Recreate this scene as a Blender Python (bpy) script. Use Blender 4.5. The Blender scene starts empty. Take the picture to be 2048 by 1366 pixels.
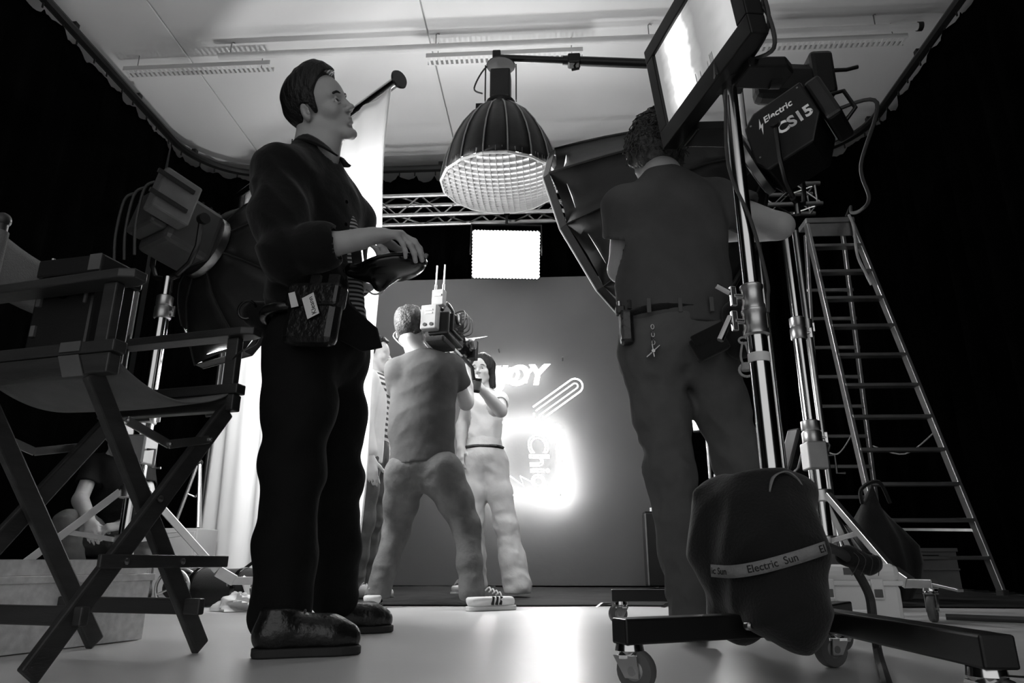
import bpy, bmesh, math, random
import numpy as np
from mathutils import Vector, Matrix
random.seed(7)
SC = bpy.context.scene
COL = SC.collection
# ------------------------------------------------------------------ camera, world, exposure
F_PX = 1400.0; PITCH = math.radians(17.5); YAW = math.radians(3.47); CAM_H = 0.23
cam_d = bpy.data.cameras.new('camera'); cam = bpy.data.objects.new('camera', cam_d); COL.objects.link(cam)
cam.location = (0, 0, CAM_H); cam.rotation_euler = (math.pi/2 + PITCH, 0, YAW)
cam_d.sensor_width = 36; cam_d.lens = F_PX/2048*36; cam_d.clip_start = .02; cam_d.clip_end = 100
SC.camera = cam
w = bpy.data.worlds.new('studio'); SC.world = w; w.use_nodes = True
w.node_tree.nodes['Background'].inputs[0].default_value = (1, 1, 1, 1)
w.node_tree.nodes['Background'].inputs[1].default_value = 0.72
SC.view_settings.view_transform = 'Standard'; SC.view_settings.look = 'None'
SC.view_settings.gamma = 1; SC.view_settings.use_curve_mapping = False
SC.view_settings.exposure = 0.18
# light strengths of the lamps in the room and of the added ceiling uplight (used by their builders below)
L_NEON = 88.0; L_STRAW = 4.5; L_LETTER = 6.5; L_PANEL = 50.0; L_SOFT_LEFT = 34.0; L_SOFT_RIGHT = 1.0; L_DOME = 46.0; L_SCREEN = 1.3; L_FLOOD = 20.0; L_UP = 150.0

# ------------------------------------------------------------------ geometry of the view: pixel -> point in the room
def _ray(px, py):
    u = (px-1024)/F_PX; v = (683-py)/F_PX
    x = u; y = math.cos(PITCH) - v*math.sin(PITCH); z = math.sin(PITCH) + v*math.cos(PITCH)
    c, s = math.cos(YAW), math.sin(YAW)
    return (c*x - s*y, s*x + c*y, z)
def at(px, py, Y):
    d = _ray(px, py); t = Y/d[1]; return Vector((d[0]*t, Y, CAM_H + d[2]*t))
def gz(px, py, z=0.0):
    d = _ray(px, py); t = (z-CAM_H)/d[2]; return Vector((d[0]*t, d[1]*t, z))
V = Vector
# ------------------------------------------------------------------ materials
def lin(g):
    g = g/255.0
    return g/12.92 if g <= .04045 else ((g+.055)/1.055)**2.4
MATS = {}
def mat(name, g, rough=.6, metal=0.0, vary=.15, scale=8.0, bump=0.0, bscale=60.0, spec=.5, stretch=(1, 1, 1), sheen=0, coat=0, trans=0):
    m = bpy.data.materials.new(name); m.use_nodes = True; nt = m.node_tree; n = nt.nodes; l = nt.links
    b = n['Principled BSDF']; v = lin(g)
    tc = n.new('ShaderNodeTexCoord'); mp = n.new('ShaderNodeMapping'); mp.inputs['Scale'].default_value = stretch
    l.new(tc.outputs['Object'], mp.inputs[0])
    nz = n.new('ShaderNodeTexNoise'); nz.inputs['Scale'].default_value = scale; nz.inputs['Detail'].default_value = 4
    l.new(mp.outputs[0], nz.inputs['Vector'])
    cr = n.new('ShaderNodeValToRGB'); cr.color_ramp.elements[0].position = .3; cr.color_ramp.elements[1].position = .7
    a, c = v*(1-vary), min(1, v*(1+vary))
    cr.color_ramp.elements[0].color = (a, a, a, 1); cr.color_ramp.elements[1].color = (c, c, c, 1)
    l.new(nz.outputs[0], cr.inputs[0]); l.new(cr.outputs[0], b.inputs['Base Color'])
    b.inputs['Roughness'].default_value = rough; b.inputs['Metallic'].default_value = metal
    b.inputs['Specular IOR Level'].default_value = spec
    if sheen: b.inputs['Sheen Weight'].default_value = sheen
    if coat: b.inputs['Coat Weight'].default_value = coat; b.inputs['Coat Roughness'].default_value = .15
    if trans: b.inputs['Transmission Weight'].default_value = trans
    if bump:
        n2 = n.new('ShaderNodeTexNoise'); n2.inputs['Scale'].default_value = bscale; n2.inputs['Detail'].default_value = 3
        l.new(mp.outputs[0], n2.inputs['Vector'])
        bp = n.new('ShaderNodeBump'); bp.inputs['Strength'].default_value = bump; bp.inputs['Distance'].default_value = .01
        l.new(n2.outputs[0], bp.inputs['Height']); l.new(bp.outputs[0], b.inputs['Normal'])
    MATS[name] = m; return m
def emat(name, strength, g=255):
    m = bpy.data.materials.new(name); m.use_nodes = True; nt = m.node_tree
    b = nt.nodes['Principled BSDF']; v = lin(g)
    b.inputs['Base Color'].default_value = (v, v, v, 1); b.inputs['Emission Color'].default_value = (1, 1, 1, 1)
    b.inputs['Emission Strength'].default_value = strength; b.inputs['Roughness'].default_value = .6
    MATS[name] = m; return m
mat('black_cloth', 26, .95, vary=.3, scale=3, bump=.4, bscale=14, spec=.1)
mat('curtain_black', 5, .98, vary=.4, scale=3, spec=.0)
mat('ground_cloth', 48, .9, vary=.3, scale=4, bump=.5, bscale=9, spec=.1)
mat('ceiling_white', 222, .85, vary=.05, scale=.6)
mat('wall_white', 205, .85, vary=.05, scale=.8)
mat('tray_white', 205, .6, vary=.08, scale=3)
mat('backdrop_grey', 105, .85, vary=.06, scale=1.2, bump=.08, bscale=20)
mat('sheet_white', 238, .8, vary=.03, scale=3, bump=.25, bscale=7, stretch=(1, 1, .35))
mat('chrome', 205, .16, 1.0, vary=.08, scale=5)
mat('alu', 190, .35, 1.0, vary=.12, scale=9, bump=.05, bscale=40)
mat('alu_dull', 150, .45, .85, vary=.15, scale=7)
mat('steel', 150, .28, 1.0, vary=.15, scale=9)
mat('black_metal', 24, .38, .3, vary=.2, scale=9)
mat('black_gloss', 14, .18, 0, vary=.2, scale=9)
mat('black_plastic', 22, .45, 0, vary=.25, scale=9, bump=.05, bscale=200)
mat('black_fabric', 24, .85, vary=.3, scale=7, bump=.2, bscale=160, spec=.2, sheen=.2)
mat('softbox_black', 26, .5, vary=.35, scale=6, bump=.4, bscale=9, spec=.4)
mat('silver_trim', 190, .5, .2, vary=.1)
mat('rubber', 38, .7, vary=.2, scale=12)
mat('rubber_grey', 92, .6, vary=.15, scale=12)
mat('wood_dark', 50, .45, vary=.3, scale=5, bump=.1, bscale=40, stretch=(1, 1, 8))
mat('canvas', 120, .9, vary=.12, scale=10, bump=.3, bscale=260, spec=.2)
mat('wood_light', 238, .6, vary=.12, scale=4, bump=.12, bscale=30, stretch=(1, 12, 12))
mat('case_grey', 150, .5, vary=.06, scale=6, bump=.05, bscale=120)
mat('case_light', 222, .5, vary=.05, scale=6, bump=.05, bscale=120)
mat('lamp_grey', 74, .45, .2, vary=.15, scale=8, bump=.05, bscale=60)
mat('crate_grey', 110, .6, vary=.1, scale=5)
mat('label_white', 215, .7, vary=.06, scale=15)
mat('ink', 14, .7)
mat('print_white', 225, .6, vary=.05)
mat('strap_grey', 128, .8, vary=.12, scale=20, bump=.3, bscale=200)
mat('plastic_film', 225, .3, vary=.05, scale=6, trans=.25)
mat('tape_white', 225, .55, vary=.05)
mat('skin', 168, .5, vary=.05, scale=14, bump=.08, bscale=220, spec=.4)
mat('skin_fair', 196, .5, vary=.05, scale=14, spec=.4)
mat('lips', 130, .4, vary=.05)
mat('hair_dark', 28, .5, vary=.5, scale=30, bump=.9, bscale=90, stretch=(1, 1, .3), spec=.3)
mat('hair_grey', 66, .55, vary=.6, scale=36, bump=.9, bscale=90, spec=.4)
mat('hair_curly', 74, .6, vary=.45, scale=40, bump=.9, bscale=80, spec=.3)
mat('eye_white', 215, .15, vary=.02)
mat('shirt_black', 15, .85, vary=.2, scale=9, bump=.35, bscale=24, spec=.15, sheen=.15)
mat('tee_grey', 82, .9, vary=.12, scale=9, bump=.3, bscale=22, spec=.1)
mat('tee_mid', 110, .9, vary=.1, scale=9, bump=.3, bscale=22, spec=.1)
mat('tee_light', 226, .9, vary=.05, scale=9, bump=.2, bscale=22, spec=.1)
mat('tee_dark', 30, .9, vary=.2, scale=9, bump=.3, bscale=22, spec=.1)
mat('trousers_black', 13, .85, vary=.3, scale=10, bump=.5, bscale=16, spec=.2)
mat('trousers_grey', 92, .9, vary=.12, scale=10, bump=.35, bscale=24, spec=.1)
mat('jeans_grey', 96, .85, vary=.2, scale=12, bump=.4, bscale=30, spec=.15)
mat('jeans_light', 205, .85, vary=.12, scale=8, bump=.35, bscale=20, spec=.15)
mat('leather_black', 18, .3, vary=.3, scale=16, bump=.35, bscale=50, spec=.6)
mat('shoe_white', 205, .5, vary=.08, scale=12)
mat('cord', 60, .6, vary=.15, scale=20)
mat('cord_light', 120, .6, vary=.15, scale=20)
mat('rope', 178, .8, vary=.1, scale=40, bump=.4, bscale=300)
mat('glass_black', 6, .06, 0, vary=.1, spec=.6)
emat('neon', L_NEON); emat('neon_soft', L_STRAW); emat('neon_letter', L_LETTER); emat('panel_lit', L_PANEL); emat('soft_left_lit', L_SOFT_LEFT); emat('soft_right_lit', L_SOFT_RIGHT)
emat('dome_lit', L_DOME); emat('flood_lit', L_FLOOD); emat('up_lit', L_UP); emat('led_dot', 3)
# striped shirt
def stripes(name, g0, g1, freq, axis=2, rough=.85):
    m = bpy.data.materials.new(name); m.use_nodes = True; nt = m.node_tree; n = nt.nodes; l = nt.links
    b = n['Principled BSDF']; b.inputs['Roughness'].default_value = rough
    tc = n.new('ShaderNodeTexCoord'); sp = n.new('ShaderNodeSeparateXYZ'); l.new(tc.outputs['Object'], sp.inputs[0])
    mu = n.new('ShaderNodeMath'); mu.operation = 'MULTIPLY'; mu.inputs[1].default_value = freq; l.new(sp.outputs[axis], mu.inputs[0])
    fr = n.new('ShaderNodeMath'); fr.operation = 'FRACT'; l.new(mu.outputs[0], fr.inputs[0])
    gt = n.new('ShaderNodeMath'); gt.operation = 'GREATER_THAN'; gt.inputs[1].default_value = .5; l.new(fr.outputs[0], gt.inputs[0])
    mx = n.new('ShaderNodeMix'); mx.data_type = 'RGBA'; a, c = lin(g0), lin(g1)
    mx.inputs[6].default_value = (a, a, a, 1); mx.inputs[7].default_value = (c, c, c, 1)
    l.new(gt.outputs[0], mx.inputs[0]); l.new(mx.outputs[2], b.inputs['Base Color'])
    MATS[name] = m
stripes('striped', 215, 70, 26); stripes('striped_fine', 150, 24, 70)
mat('grid_cloth', 140, .8, vary=.1, scale=10)
# glossy painted floor
def floor_mat():
    m = bpy.data.materials.new('floor_paint'); m.use_nodes = True; nt = m.node_tree; n = nt.nodes; l = nt.links
    b = n['Principled BSDF']
    tc = n.new('ShaderNodeTexCoord')
    nz = n.new('ShaderNodeTexNoise'); nz.inputs['Scale'].default_value = 1.3; nz.inputs['Detail'].default_value = 3; nz.inputs['Roughness'].default_value = .5
    l.new(tc.outputs['Object'], nz.inputs['Vector'])
    cr = n.new('ShaderNodeValToRGB'); cr.color_ramp.elements[0].position = .3; cr.color_ramp.elements[1].position = .75
    for e, g in zip(cr.color_ramp.elements, (190, 205)): e.color = (lin(g), lin(g), lin(g), 1)
    l.new(nz.outputs[0], cr.inputs[0]); l.new(cr.outputs[0], b.inputs['Base Color'])
    r = n.new('ShaderNodeMapRange'); r.inputs[3].default_value = .27; r.inputs[4].default_value = .38; l.new(nz.outputs[0], r.inputs[0]); l.new(r.outputs[0], b.inputs['Roughness'])
    n2 = n.new('ShaderNodeTexNoise'); n2.inputs['Scale'].default_value = 30; n2.inputs['Detail'].default_value = 5; l.new(tc.outputs['Object'], n2.inputs['Vector'])
    bp = n.new('ShaderNodeBump'); bp.inputs['Strength'].default_value = .12; bp.inputs['Distance'].default_value = .004
    l.new(n2.outputs[0], bp.inputs['Height']); l.new(bp.outputs[0], b.inputs['Normal'])
    b.inputs['Specular IOR Level'].default_value = .34
    MATS['floor_paint'] = m
floor_mat()
# ------------------------------------------------------------------ objects: a thing is an Empty (or one mesh), parts are its children
ROOT = {}
def tag(o, label=None, cat=None, group=None, kind=None):
    if label: o['label'] = label
    if cat: o['category'] = cat
    if group: o['group'] = group
    if kind: o['kind'] = kind
    return o
def thing(name, label, cat, loc=(0, 0, 0), group=None):
    o = bpy.data.objects.new(name, None); COL.objects.link(o); o.empty_display_size = .1
    o.location = loc; ROOT[o.name] = V(loc); tag(o, label, cat, group); return o
def root_of(p):
    while p.parent: p = p.parent
    return ROOT.get(p.name, V((0, 0, 0)))
def frame(d, up=V((0, 0, 1))):
    d = V(d).normalized(); s = d.cross(V(up))
    if s.length < 1e-4: s = d.cross(V((1, 0, 0)))
    s.normalize(); return s, d, s.cross(d)
class MB:
    def __init__(s): s.v = []; s.f = []
    def add(s, vs, fs):
        o = len(s.v); s.v += [V(p) for p in vs]; s.f += [[i+o for i in f] for f in fs]; return s
    def box(s, c, size, R=None):
        h = V(size)*.5; vs = []
        for x in (-1, 1):
            for y in (-1, 1):
                for z in (-1, 1):
                    p = V((x*h.x, y*h.y, z*h.z)); vs.append((R @ p if R else p) + V(c))
        return s.add(vs, [(0, 1, 3, 2), (4, 6, 7, 5), (0, 4, 5, 1), (2, 3, 7, 6), (0, 2, 6, 4), (1, 5, 7, 3)])
    def bar(s, a, b, w, h, up=(0, 0, 1)):          # w: sideways, h: along up
        a = V(a); b = V(b); sd, d, u = frame(b-a, up)
        R = Matrix((sd, d, u)).transposed(); return s.box((a+b)/2, (w, (b-a).length, h), R)
    def tube(s, pts, r, n=10, cap=True, closed=False):
        pts = [V(p) for p in pts]; k = len(pts); rs = r if isinstance(r, (list, tuple)) else [r]*k
        rings = []; prev = None
        for i, p in enumerate(pts):
            if closed: d = pts[(i+1) % k]-pts[i-1]
            else: d = pts[min(i+1, k-1)]-pts[max(i-1, 0)]
            d.normalize()
            if prev is None: sd, _, u = frame(d)
            else:
                sd = prev - d*prev.dot(d)
                if sd.length < 1e-5: sd, _, u = frame(d)
                sd.normalize()
            u = sd.cross(d); prev = sd
            rings.append([p + (sd*math.cos(2*math.pi*j/n) + u*math.sin(2*math.pi*j/n))*rs[i] for j in range(n)])
        vs = [q for g in rings for q in g]; fs = []
        for i in range(k if closed else k-1):
            a = i*n; b = ((i+1) % k)*n
            for j in range(n): fs.append((a+j, a+(j+1) % n, b+(j+1) % n, b+j))
        if cap and not closed: fs.append(tuple(range(n))[::-1]); fs.append(tuple(range((k-1)*n, k*n)))
        return s.add(vs, fs)
    def lathe(s, prof, o=(0, 0, 0), d=(0, 0, 1), n=20):   # prof: (r, h) along d
        sd, dd, u = frame(d); vs = []; fs = []
        for r, h in prof:
            for j in range(n):
                a = 2*math.pi*j/n; vs.append(V(o) + dd*h + (sd*math.cos(a) + u*math.sin(a))*max(r, 1e-5))
        for i in range(len(prof)-1):
            for j in range(n): fs.append((i*n+j, i*n+(j+1) % n, (i+1)*n+(j+1) % n, (i+1)*n+j))
        fs.append(tuple(range(n))[::-1]); fs.append(tuple(range((len(prof)-1)*n, len(prof)*n)))
        return s.add(vs, fs)
    def ball(s, c, r, n=14, m=9, R=None):
        r = V((r, r, r)) if not hasattr(r, '__len__') else V(r); vs = []; fs = []
        for i in range(m+1):
            t = math.pi*i/m
            for j in range(n):
                a = 2*math.pi*j/n; p = V((r.x*math.sin(t)*math.cos(a), r.y*math.sin(t)*math.sin(a), r.z*math.cos(t)))
                vs.append((R @ p if R else p) + V(c))
        for i in range(m):
            for j in range(n): fs.append((i*n+j, (i+1)*n+j, (i+1)*n+(j+1) % n, i*n+(j+1) % n))
        return s.add(vs, fs)
    def prism(s, poly, ext):                         # closed outline (3D points) pushed along ext
        n = len(poly); ext = V(ext); vs = [V(p) for p in poly] + [V(p)+ext for p in poly]
        fs = [tuple(range(n))[::-1], tuple(range(n, 2*n))] + [(i, (i+1) % n, n+(i+1) % n, n+i) for i in range(n)]
        return s.add(vs, fs)
    def grid(s, fn, nu, nv):
        vs = [fn(i/nu, j/nv) for i in range(nu+1) for j in range(nv+1)]
        return s.add(vs, [(i*(nv+1)+j, (i+1)*(nv+1)+j, (i+1)*(nv+1)+j+1, i*(nv+1)+j+1) for i in range(nu) for j in range(nv)])
    def build(s, name, m, parent=None, smooth=False, bevel=0, loc=None, solid=0, label=None, fix=True):
        off = root_of(parent) if parent else V(loc or (0, 0, 0))
        me = bpy.data.meshes.new(name); me.from_pydata([tuple(p-off) for p in s.v], [], s.f)
        if fix:
            bm = bmesh.new(); bm.from_mesh(me); bmesh.ops.remove_doubles(bm, verts=bm.verts, dist=1e-6)
            bmesh.ops.dissolve_degenerate(bm, dist=1e-6, edges=bm.edges)
            bmesh.ops.recalc_face_normals(bm, faces=bm.faces); bm.to_mesh(me); bm.free()
        me.materials.append(MATS[m] if isinstance(m, str) else m)
        o = bpy.data.objects.new(name, me); COL.objects.link(o)
        if parent: o.parent = parent
        else: o.location = off; ROOT[o.name] = off
        if smooth:
            me.polygons.foreach_set('use_smooth', [True]*len(me.polygons))
            if smooth != 'full':
                try: me.set_sharp_from_angle(angle=math.radians(40))
                except Exception: pass
        if solid: md = o.modifiers.new('thick', 'SOLIDIFY'); md.thickness = solid; md.offset = 0
        if bevel:
            md = o.modifiers.new('bevel', 'BEVEL'); md.width = bevel; md.segments = 2; md.limit_method = 'ANGLE'; md.angle_limit = math.radians(35)
        if label: o['label'] = label
        return o
def text_mesh(txt, name, m, parent, origin, xdir, ydir, size, depth=.001, outline=0, shear=0, align='LEFT', bold=0):
    cu = bpy.data.curves.new('txt', 'FONT'); cu.body = txt; cu.size = size; cu.shear = shear; cu.align_x = align
    if outline: cu.fill_mode = 'NONE'; cu.bevel_depth = outline; cu.bevel_resolution = 1; cu.resolution_u = 5
    else: cu.extrude = depth; cu.offset = bold; cu.resolution_u = 3
    to = bpy.data.objects.new('txt', cu); COL.objects.link(to); dg = bpy.context.evaluated_depsgraph_get()
    me = bpy.data.meshes.new_from_object(to.evaluated_get(dg)); bpy.data.objects.remove(to); bpy.data.curves.remove(cu)
    x = V(xdir).normalized(); y = V(ydir).normalized(); z = x.cross(y)
    off = root_of(parent) if parent else V((0, 0, 0)); R = Matrix((x, y, z)).transposed()
    for vtx in me.vertices: vtx.co = R @ vtx.co + V(origin) - off
    me.materials.clear(); me.materials.append(MATS[m]); me.name = name
    o = bpy.data.objects.new(name, me); COL.objects.link(o); o.parent = parent
    return o
def arc(c, r, a0, a1, n, ux, uy):
    return [V(c) + V(ux)*r*math.cos(a0+(a1-a0)*i/n) + V(uy)*r*math.sin(a0+(a1-a0)*i/n) for i in range(n+1)]
def spline(pts, n=8):
    pts = [V(p) for p in pts]; out = []
    for i in range(len(pts)-1):
        p0 = pts[max(i-1, 0)]; p1 = pts[i]; p2 = pts[i+1]; p3 = pts[min(i+2, len(pts)-1)]
        for k in range(n):
            t = k/n; out.append(.5*((2*p1) + (p2-p0)*t + (2*p0-5*p1+4*p2-p3)*t*t + (3*p1-p0-3*p2+p3)*t**3))
    return out + [pts[-1]]
# ------------------------------------------------------------------ the room
CEIL = 4.8; TRK = 4.58
XL, XR, YB, YF = -4.05, 3.35, 7.06, -3.0
def struct(o): o['kind'] = 'structure'; return o
fl = struct(MB().box((-.3, 2.5, -.05), (10, 13, .1)).build('floor', 'floor_paint'))
ce = struct(MB().box((-.3, 2.5, CEIL+.08), (10, 13, .1)).build('ceiling', 'tray_white'))
edges = [-5.3, -3.40, -1.075, 4.7]
for a, b in zip(edges[:-1], edges[1:]):
    MB().box(((a+b)/2, 2.5, CEIL+.015), (b-a-.012, 13, .03)).build('ceiling_panel', 'ceiling_white', ce, bevel=.006)
struct(MB().box((-4.75, 2.5, 2.4), (.1, 13, 4.8)).build('wall_left', 'wall_white'))
struct(MB().box((4.15, 2.5, 2.4), (.1, 13, 4.8)).build('wall_right', 'wall_white'))
struct(MB().box((-.3, 7.8, 2.4), (8.8, .1, 4.8)).build('wall_back', 'wall_white'))
# curtain track: a bent pipe that follows three sides, with gliders and ceiling brackets
RAD = .75
def track_path(z, inset=0.0, step=.06):
    xl, xr, yb = XL+inset, XR-inset, YB-inset; pts = []
    n = int((yb-RAD-YF)/step)
    for i in range(n): pts.append(V((xl, YF+(yb-RAD-YF)*i/n, z)))
    for i in range(14): a = math.pi - math.pi/2*i/14; pts.append(V((xl+RAD+RAD*math.cos(a), yb-RAD+RAD*math.sin(a), z)))
    n = int((xr-xl-2*RAD)/step)
    for i in range(n): pts.append(V((xl+RAD+(xr-xl-2*RAD)*i/n, yb, z)))
    for i in range(14): a = math.pi/2 - math.pi/2*i/14; pts.append(V((xr-RAD+RAD*math.cos(a), yb-RAD+RAD*math.sin(a), z)))
    n = int((yb-RAD-YF)/step)
    for i in range(n+1): pts.append(V((xr, yb-RAD-(yb-RAD-YF)*i/n, z)))
    return pts
tp = track_path(TRK)
tr = thing('curtain_track', 'black curved curtain rail running round three sides under the ceiling', 'curtain rail', (0, 0, TRK))
MB().tube(tp, .042, 8).build('rail', 'black_metal', tr, smooth=True)
d = 0
for a, b in zip(tp[:-1], tp[1:]):
    d += (b-a).length
    if d > .95:
        d = 0; MB().box(b+V((0, 0, .05)), (.05, .05, .05)).build('bracket', 'black_metal', tr)
# black curtains: pleated cloth hung from the rail by hooks, its top edge sags between them
def curtain(i0, i1, label, zb=.02):
    base = tp[i0:i1+1]; n = len(base)
    o = thing('black_curtain', label, 'curtain', (base[n//2].x, base[n//2].y, 0), 'black curtains round the studio')
    L = 0; ss = [0]
    for a, b in zip(base[:-1], base[1:]): L += (b-a).length; ss.append(L)
    cols = int(L/.03); S = []
    j = 0; tops = []
    rng = random.Random(i0); ph = rng.random()*6
    hook = .21
    mb = MB(); zs = [0, .02, .05, .1, .2, .4, .6, .8, 1]
    vs = []
    for c in range(cols+1):
        s = L*c/cols
        while j < n-2 and ss[j+1] < s: j += 1
        t = (s-ss[j])/max(1e-6, ss[j+1]-ss[j]); p = base[j].lerp(base[j+1], t)
        dr = (base[j+1]-base[j]).normalized(); nr = V((-dr.y, dr.x, 0))
        off = .05*math.sin(s*2*math.pi/.27+ph) + .02*math.sin(s*9.3+ph*2)
        u = (s/hook) % 1.0; k = int(s/hook)
        sag = (.015 + .10*(math.sin(k*12.9898+ph)*43758.5453 % 1.0)**1.6)*math.sin(math.pi*u)**.6 + .012*abs(math.sin(s*47))
        ztop = TRK-.075 - sag
        for zz in zs:
            z = ztop + (zb-ztop)*zz
            w_ = .35 + .65*min(1, zz*6)
            vs.append(p*1.0 + nr*(off*w_) + V((0, 0, z-TRK)))
    m = len(zs)
    mb.add(vs, [(c*m+r, (c+1)*m+r, (c+1)*m+r+1, c*m+r+1) for c in range(cols) for r in range(m-1)])
    mb.build('drape', 'curtain_black', o, smooth=True, solid=.006, fix=False)
    k = 0
    while k*hook < L:
        s = k*hook; q = min(range(n), key=lambda i: abs(ss[i]-s)); p = base[q]
        MB().tube([p+V((0, 0, -.045)), p+V((0, 0, -.09))], .008, 6).build('hook', 'black_metal', o); k += 1
na = next(i for i, p in enumerate(tp) if p.y > YB-RAD-.03); nb = next(i for i, p in enumerate(tp) if p.x > XR-RAD-.02 and p.y > YB-.05)
ni = 16
curtain(0, na, 'black floor-length curtain along the left side beside the canvas chair')
curtain(na, nb+14, 'black floor-length curtain along the back behind the grey backdrop')
curtain(nb+14, len(tp)-1, 'black floor-length curtain along the right side beside the ladder')
# cable trays under the ceiling, hung on hooks, with slotted strips
ty = 5.16
t = thing('ceiling_conduit', 'long white conduit hung on small hooks below the ceiling', 'conduit', (.1, ty, 4.65))
MB().tube([V((-3.0, ty, 4.65)), V((3.2, ty, 4.65))], .032, 12).build('pipe', 'tray_white', t, smooth=True)
MB().tube([V((3.2, ty, 4.65)), V((3.24, ty, 4.65))], .04, 12).build('end_cap', 'black_plastic', t, smooth=True)
for x in (-2.9, -1.0, .9, 2.85):
    p = V((x, ty, 4.65)); MB().tube([p+V((0, 0, .03)), p+V((0, 0, .14)), p+V((.015, 0, .15)), p+V((.03, 0, .14))], .005, 6).build('hook', 'steel', t, smooth=True)
for x0, x1, nm in ((-3.95, -2.55, 'left end'), (-1.1, .32, 'middle'), (1.75, 3.15, 'right end')):
    g = thing('slotted_tray', f'white slotted cable tray below the ceiling at the {nm} of the conduit', 'cable tray', ((x0+x1)/2, ty+.12, 4.6), 'slotted trays below the ceiling')
    for yy in (ty+.07, ty+.17): MB().box(((x0+x1)/2, yy, 4.62), (x1-x0, .008, .045)).build('side_rail', 'tray_white', g)
    k = int((x1-x0)/.045); mb = MB()
    for i in range(k): mb.box((x0+(i+.5)*(x1-x0)/k, ty+.12, 4.6), (.022, .1, .006))
    o = mb.build('slats', 'tray_white', g); o['kind'] = 'stuff'
    for x in (x0+.1, x1-.1): MB().tube([V((x, ty+.12, 4.6)), V((x, ty+.12, CEIL))], .004, 6).build('hanger', 'steel', g)
# black ground cloth in front of the backdrop
rng = random.Random(3); wv = [(rng.uniform(2, 9), rng.uniform(-6, 6), rng.uniform(0, 6), rng.uniform(.3, 1)) for _ in range(9)]
def gcl(u, v):
    x = -2.4+5.6*u; yy = 4.07 + .03*math.sin(x*2.1) + .015*math.sin(x*7)
    y = yy + (6.93-yy)*v
    h = sum(a*max(0, math.sin(x*p+y*q+f)-.55) for p, q, f, a in wv)
    return V((x, y, .006 + .016*h*(.5+.5*math.sin(u*9))**2*min(1, v*12+.15)))
tag(MB().grid(gcl, 110, 60).build('ground_cloth', 'ground_cloth', smooth='full', solid=.004, loc=(0, 5.5, 0)), 'wrinkled black cloth lying on the floor in front of the backdrop', 'floor cloth')
# grey painted backdrop board standing before the back curtain
bx0, bx1, bz = -2.35, 1.12, 3.13
t = thing('backdrop', 'large plain grey backdrop board behind the woman', 'backdrop', ((bx0+bx1)/2, 6.95, .0))
MB().box(((bx0+bx1)/2, 6.93, bz/2+.01), (bx1-bx0, .02, bz-.02)).build('panel', 'backdrop_grey', t, bevel=.004)
for x in (bx0+.2, -.6, bx1-.2): MB().box((x, 6.952, bz/2), (.05, .02, bz)).build('batten', 'wood_light', t)
# ------------------------------------------------------------------ box truss
t = thing('box_truss', 'aluminium box truss hanging across the back above the backdrop', 'truss', (.2, 6.7, 3.85))
ZT0, ZT1, YT0, YT1 = 3.74, 3.97, 6.6, 6.82; xa, xb = -3.1, 2.79
for z in (ZT0, ZT1):
    for y in (YT0, YT1): MB().tube([V((xa, y, z)), V((xb, y, z))], .024, 10).build('chord', 'alu', t, smooth=True)
k = 24; st = (xb-xa)/k
for (p0, p1) in (((YT0, ZT0), (YT0, ZT1)), ((YT1, ZT0), (YT1, ZT1)), ((YT0, ZT0), (YT1, ZT0)), ((YT0, ZT1), (YT1, ZT1))):
    for i in range(k):
        a = V((xa+i*st, *(p0 if i % 2 == 0 else p1))); b = V((xa+(i+1)*st, *(p1 if i % 2 == 0 else p0)))
        MB().tube([a, b], .009, 6).build('diagonal', 'alu', t, smooth=True)
for x in (xa+.02, xb-.05):
    for a, b in (((YT0, ZT0), (YT0, ZT1)), ((YT1, ZT0), (YT1, ZT1)), ((YT0, ZT0), (YT1, ZT0)), ((YT0, ZT1), (YT1, ZT1))):
        MB().tube([V((x, *a)), V((x, *b))], .012, 6).build('end_brace', 'alu', t, smooth=True)
for x in (-2.9, 2.5):
    MB().tube([V((x, 6.71, ZT1)), V((x, 6.71, CEIL))], .006, 6).build('hanging_wire', 'black_metal', t)
    MB().box((x, 6.71, ZT1), (.04, .26, .04)).build('hanging_clamp', 'black_metal', t)
# LED panel under the truss
t = thing('led_panel', 'bright rectangular light panel hanging under the truss', 'light panel', (-.45, 6.5, 3.2))
pc = V((-.455, 6.5, 3.21)); PW, PH = .665, .465
nrm = V((.1, -.93, -.3)).normalized(); sd = V((1, .1, 0)).normalized(); nrm = (nrm - sd*nrm.dot(sd)).normalized(); up = sd.cross(nrm); up = up if up.z > 0 else -up
R = Matrix((sd, -nrm, up)).transposed()
MB().box(pc - nrm*.04, (PW+.03, .08, PH+.03), R).build('housing', 'black_metal', t, bevel=.006)
MB().box(pc + nrm*.004, (PW, .006, PH), R).build('lit_face', 'panel_lit', t)
rngp = random.Random(5); nx, nz = 20, 14
mb = MB()
for i in range(nx): 
    for e in (-1, 1): mb.ball(pc + nrm*.006 + sd*(PW*((i+.5)/nx-.5)) + up*(e*PH/2), .011, 6, 4)
for i in range(nz):
    for e in (-1, 1): mb.ball(pc + nrm*.006 + up*(PH*((i+.5)/nz-.5)) + sd*(e*PW/2), .011, 6, 4)
o = mb.build('edge_diodes', 'panel_lit', t, smooth=True); o['kind'] = 'stuff'
for e in (-1, 1): MB().bar(pc+sd*(e*(PW/2+.03)), pc+sd*(e*(PW/2+.03))+V((0, .06, .36)), .012, .03, (0, 1, 0)).build('yoke_arm', 'black_metal', t)
MB().bar(pc+sd*(PW/2+.036)+V((0, .06, .36)), pc-sd*(PW/2+.036)+V((0, .06, .36)), .03, .012).build('yoke_bar', 'black_metal', t)
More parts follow.
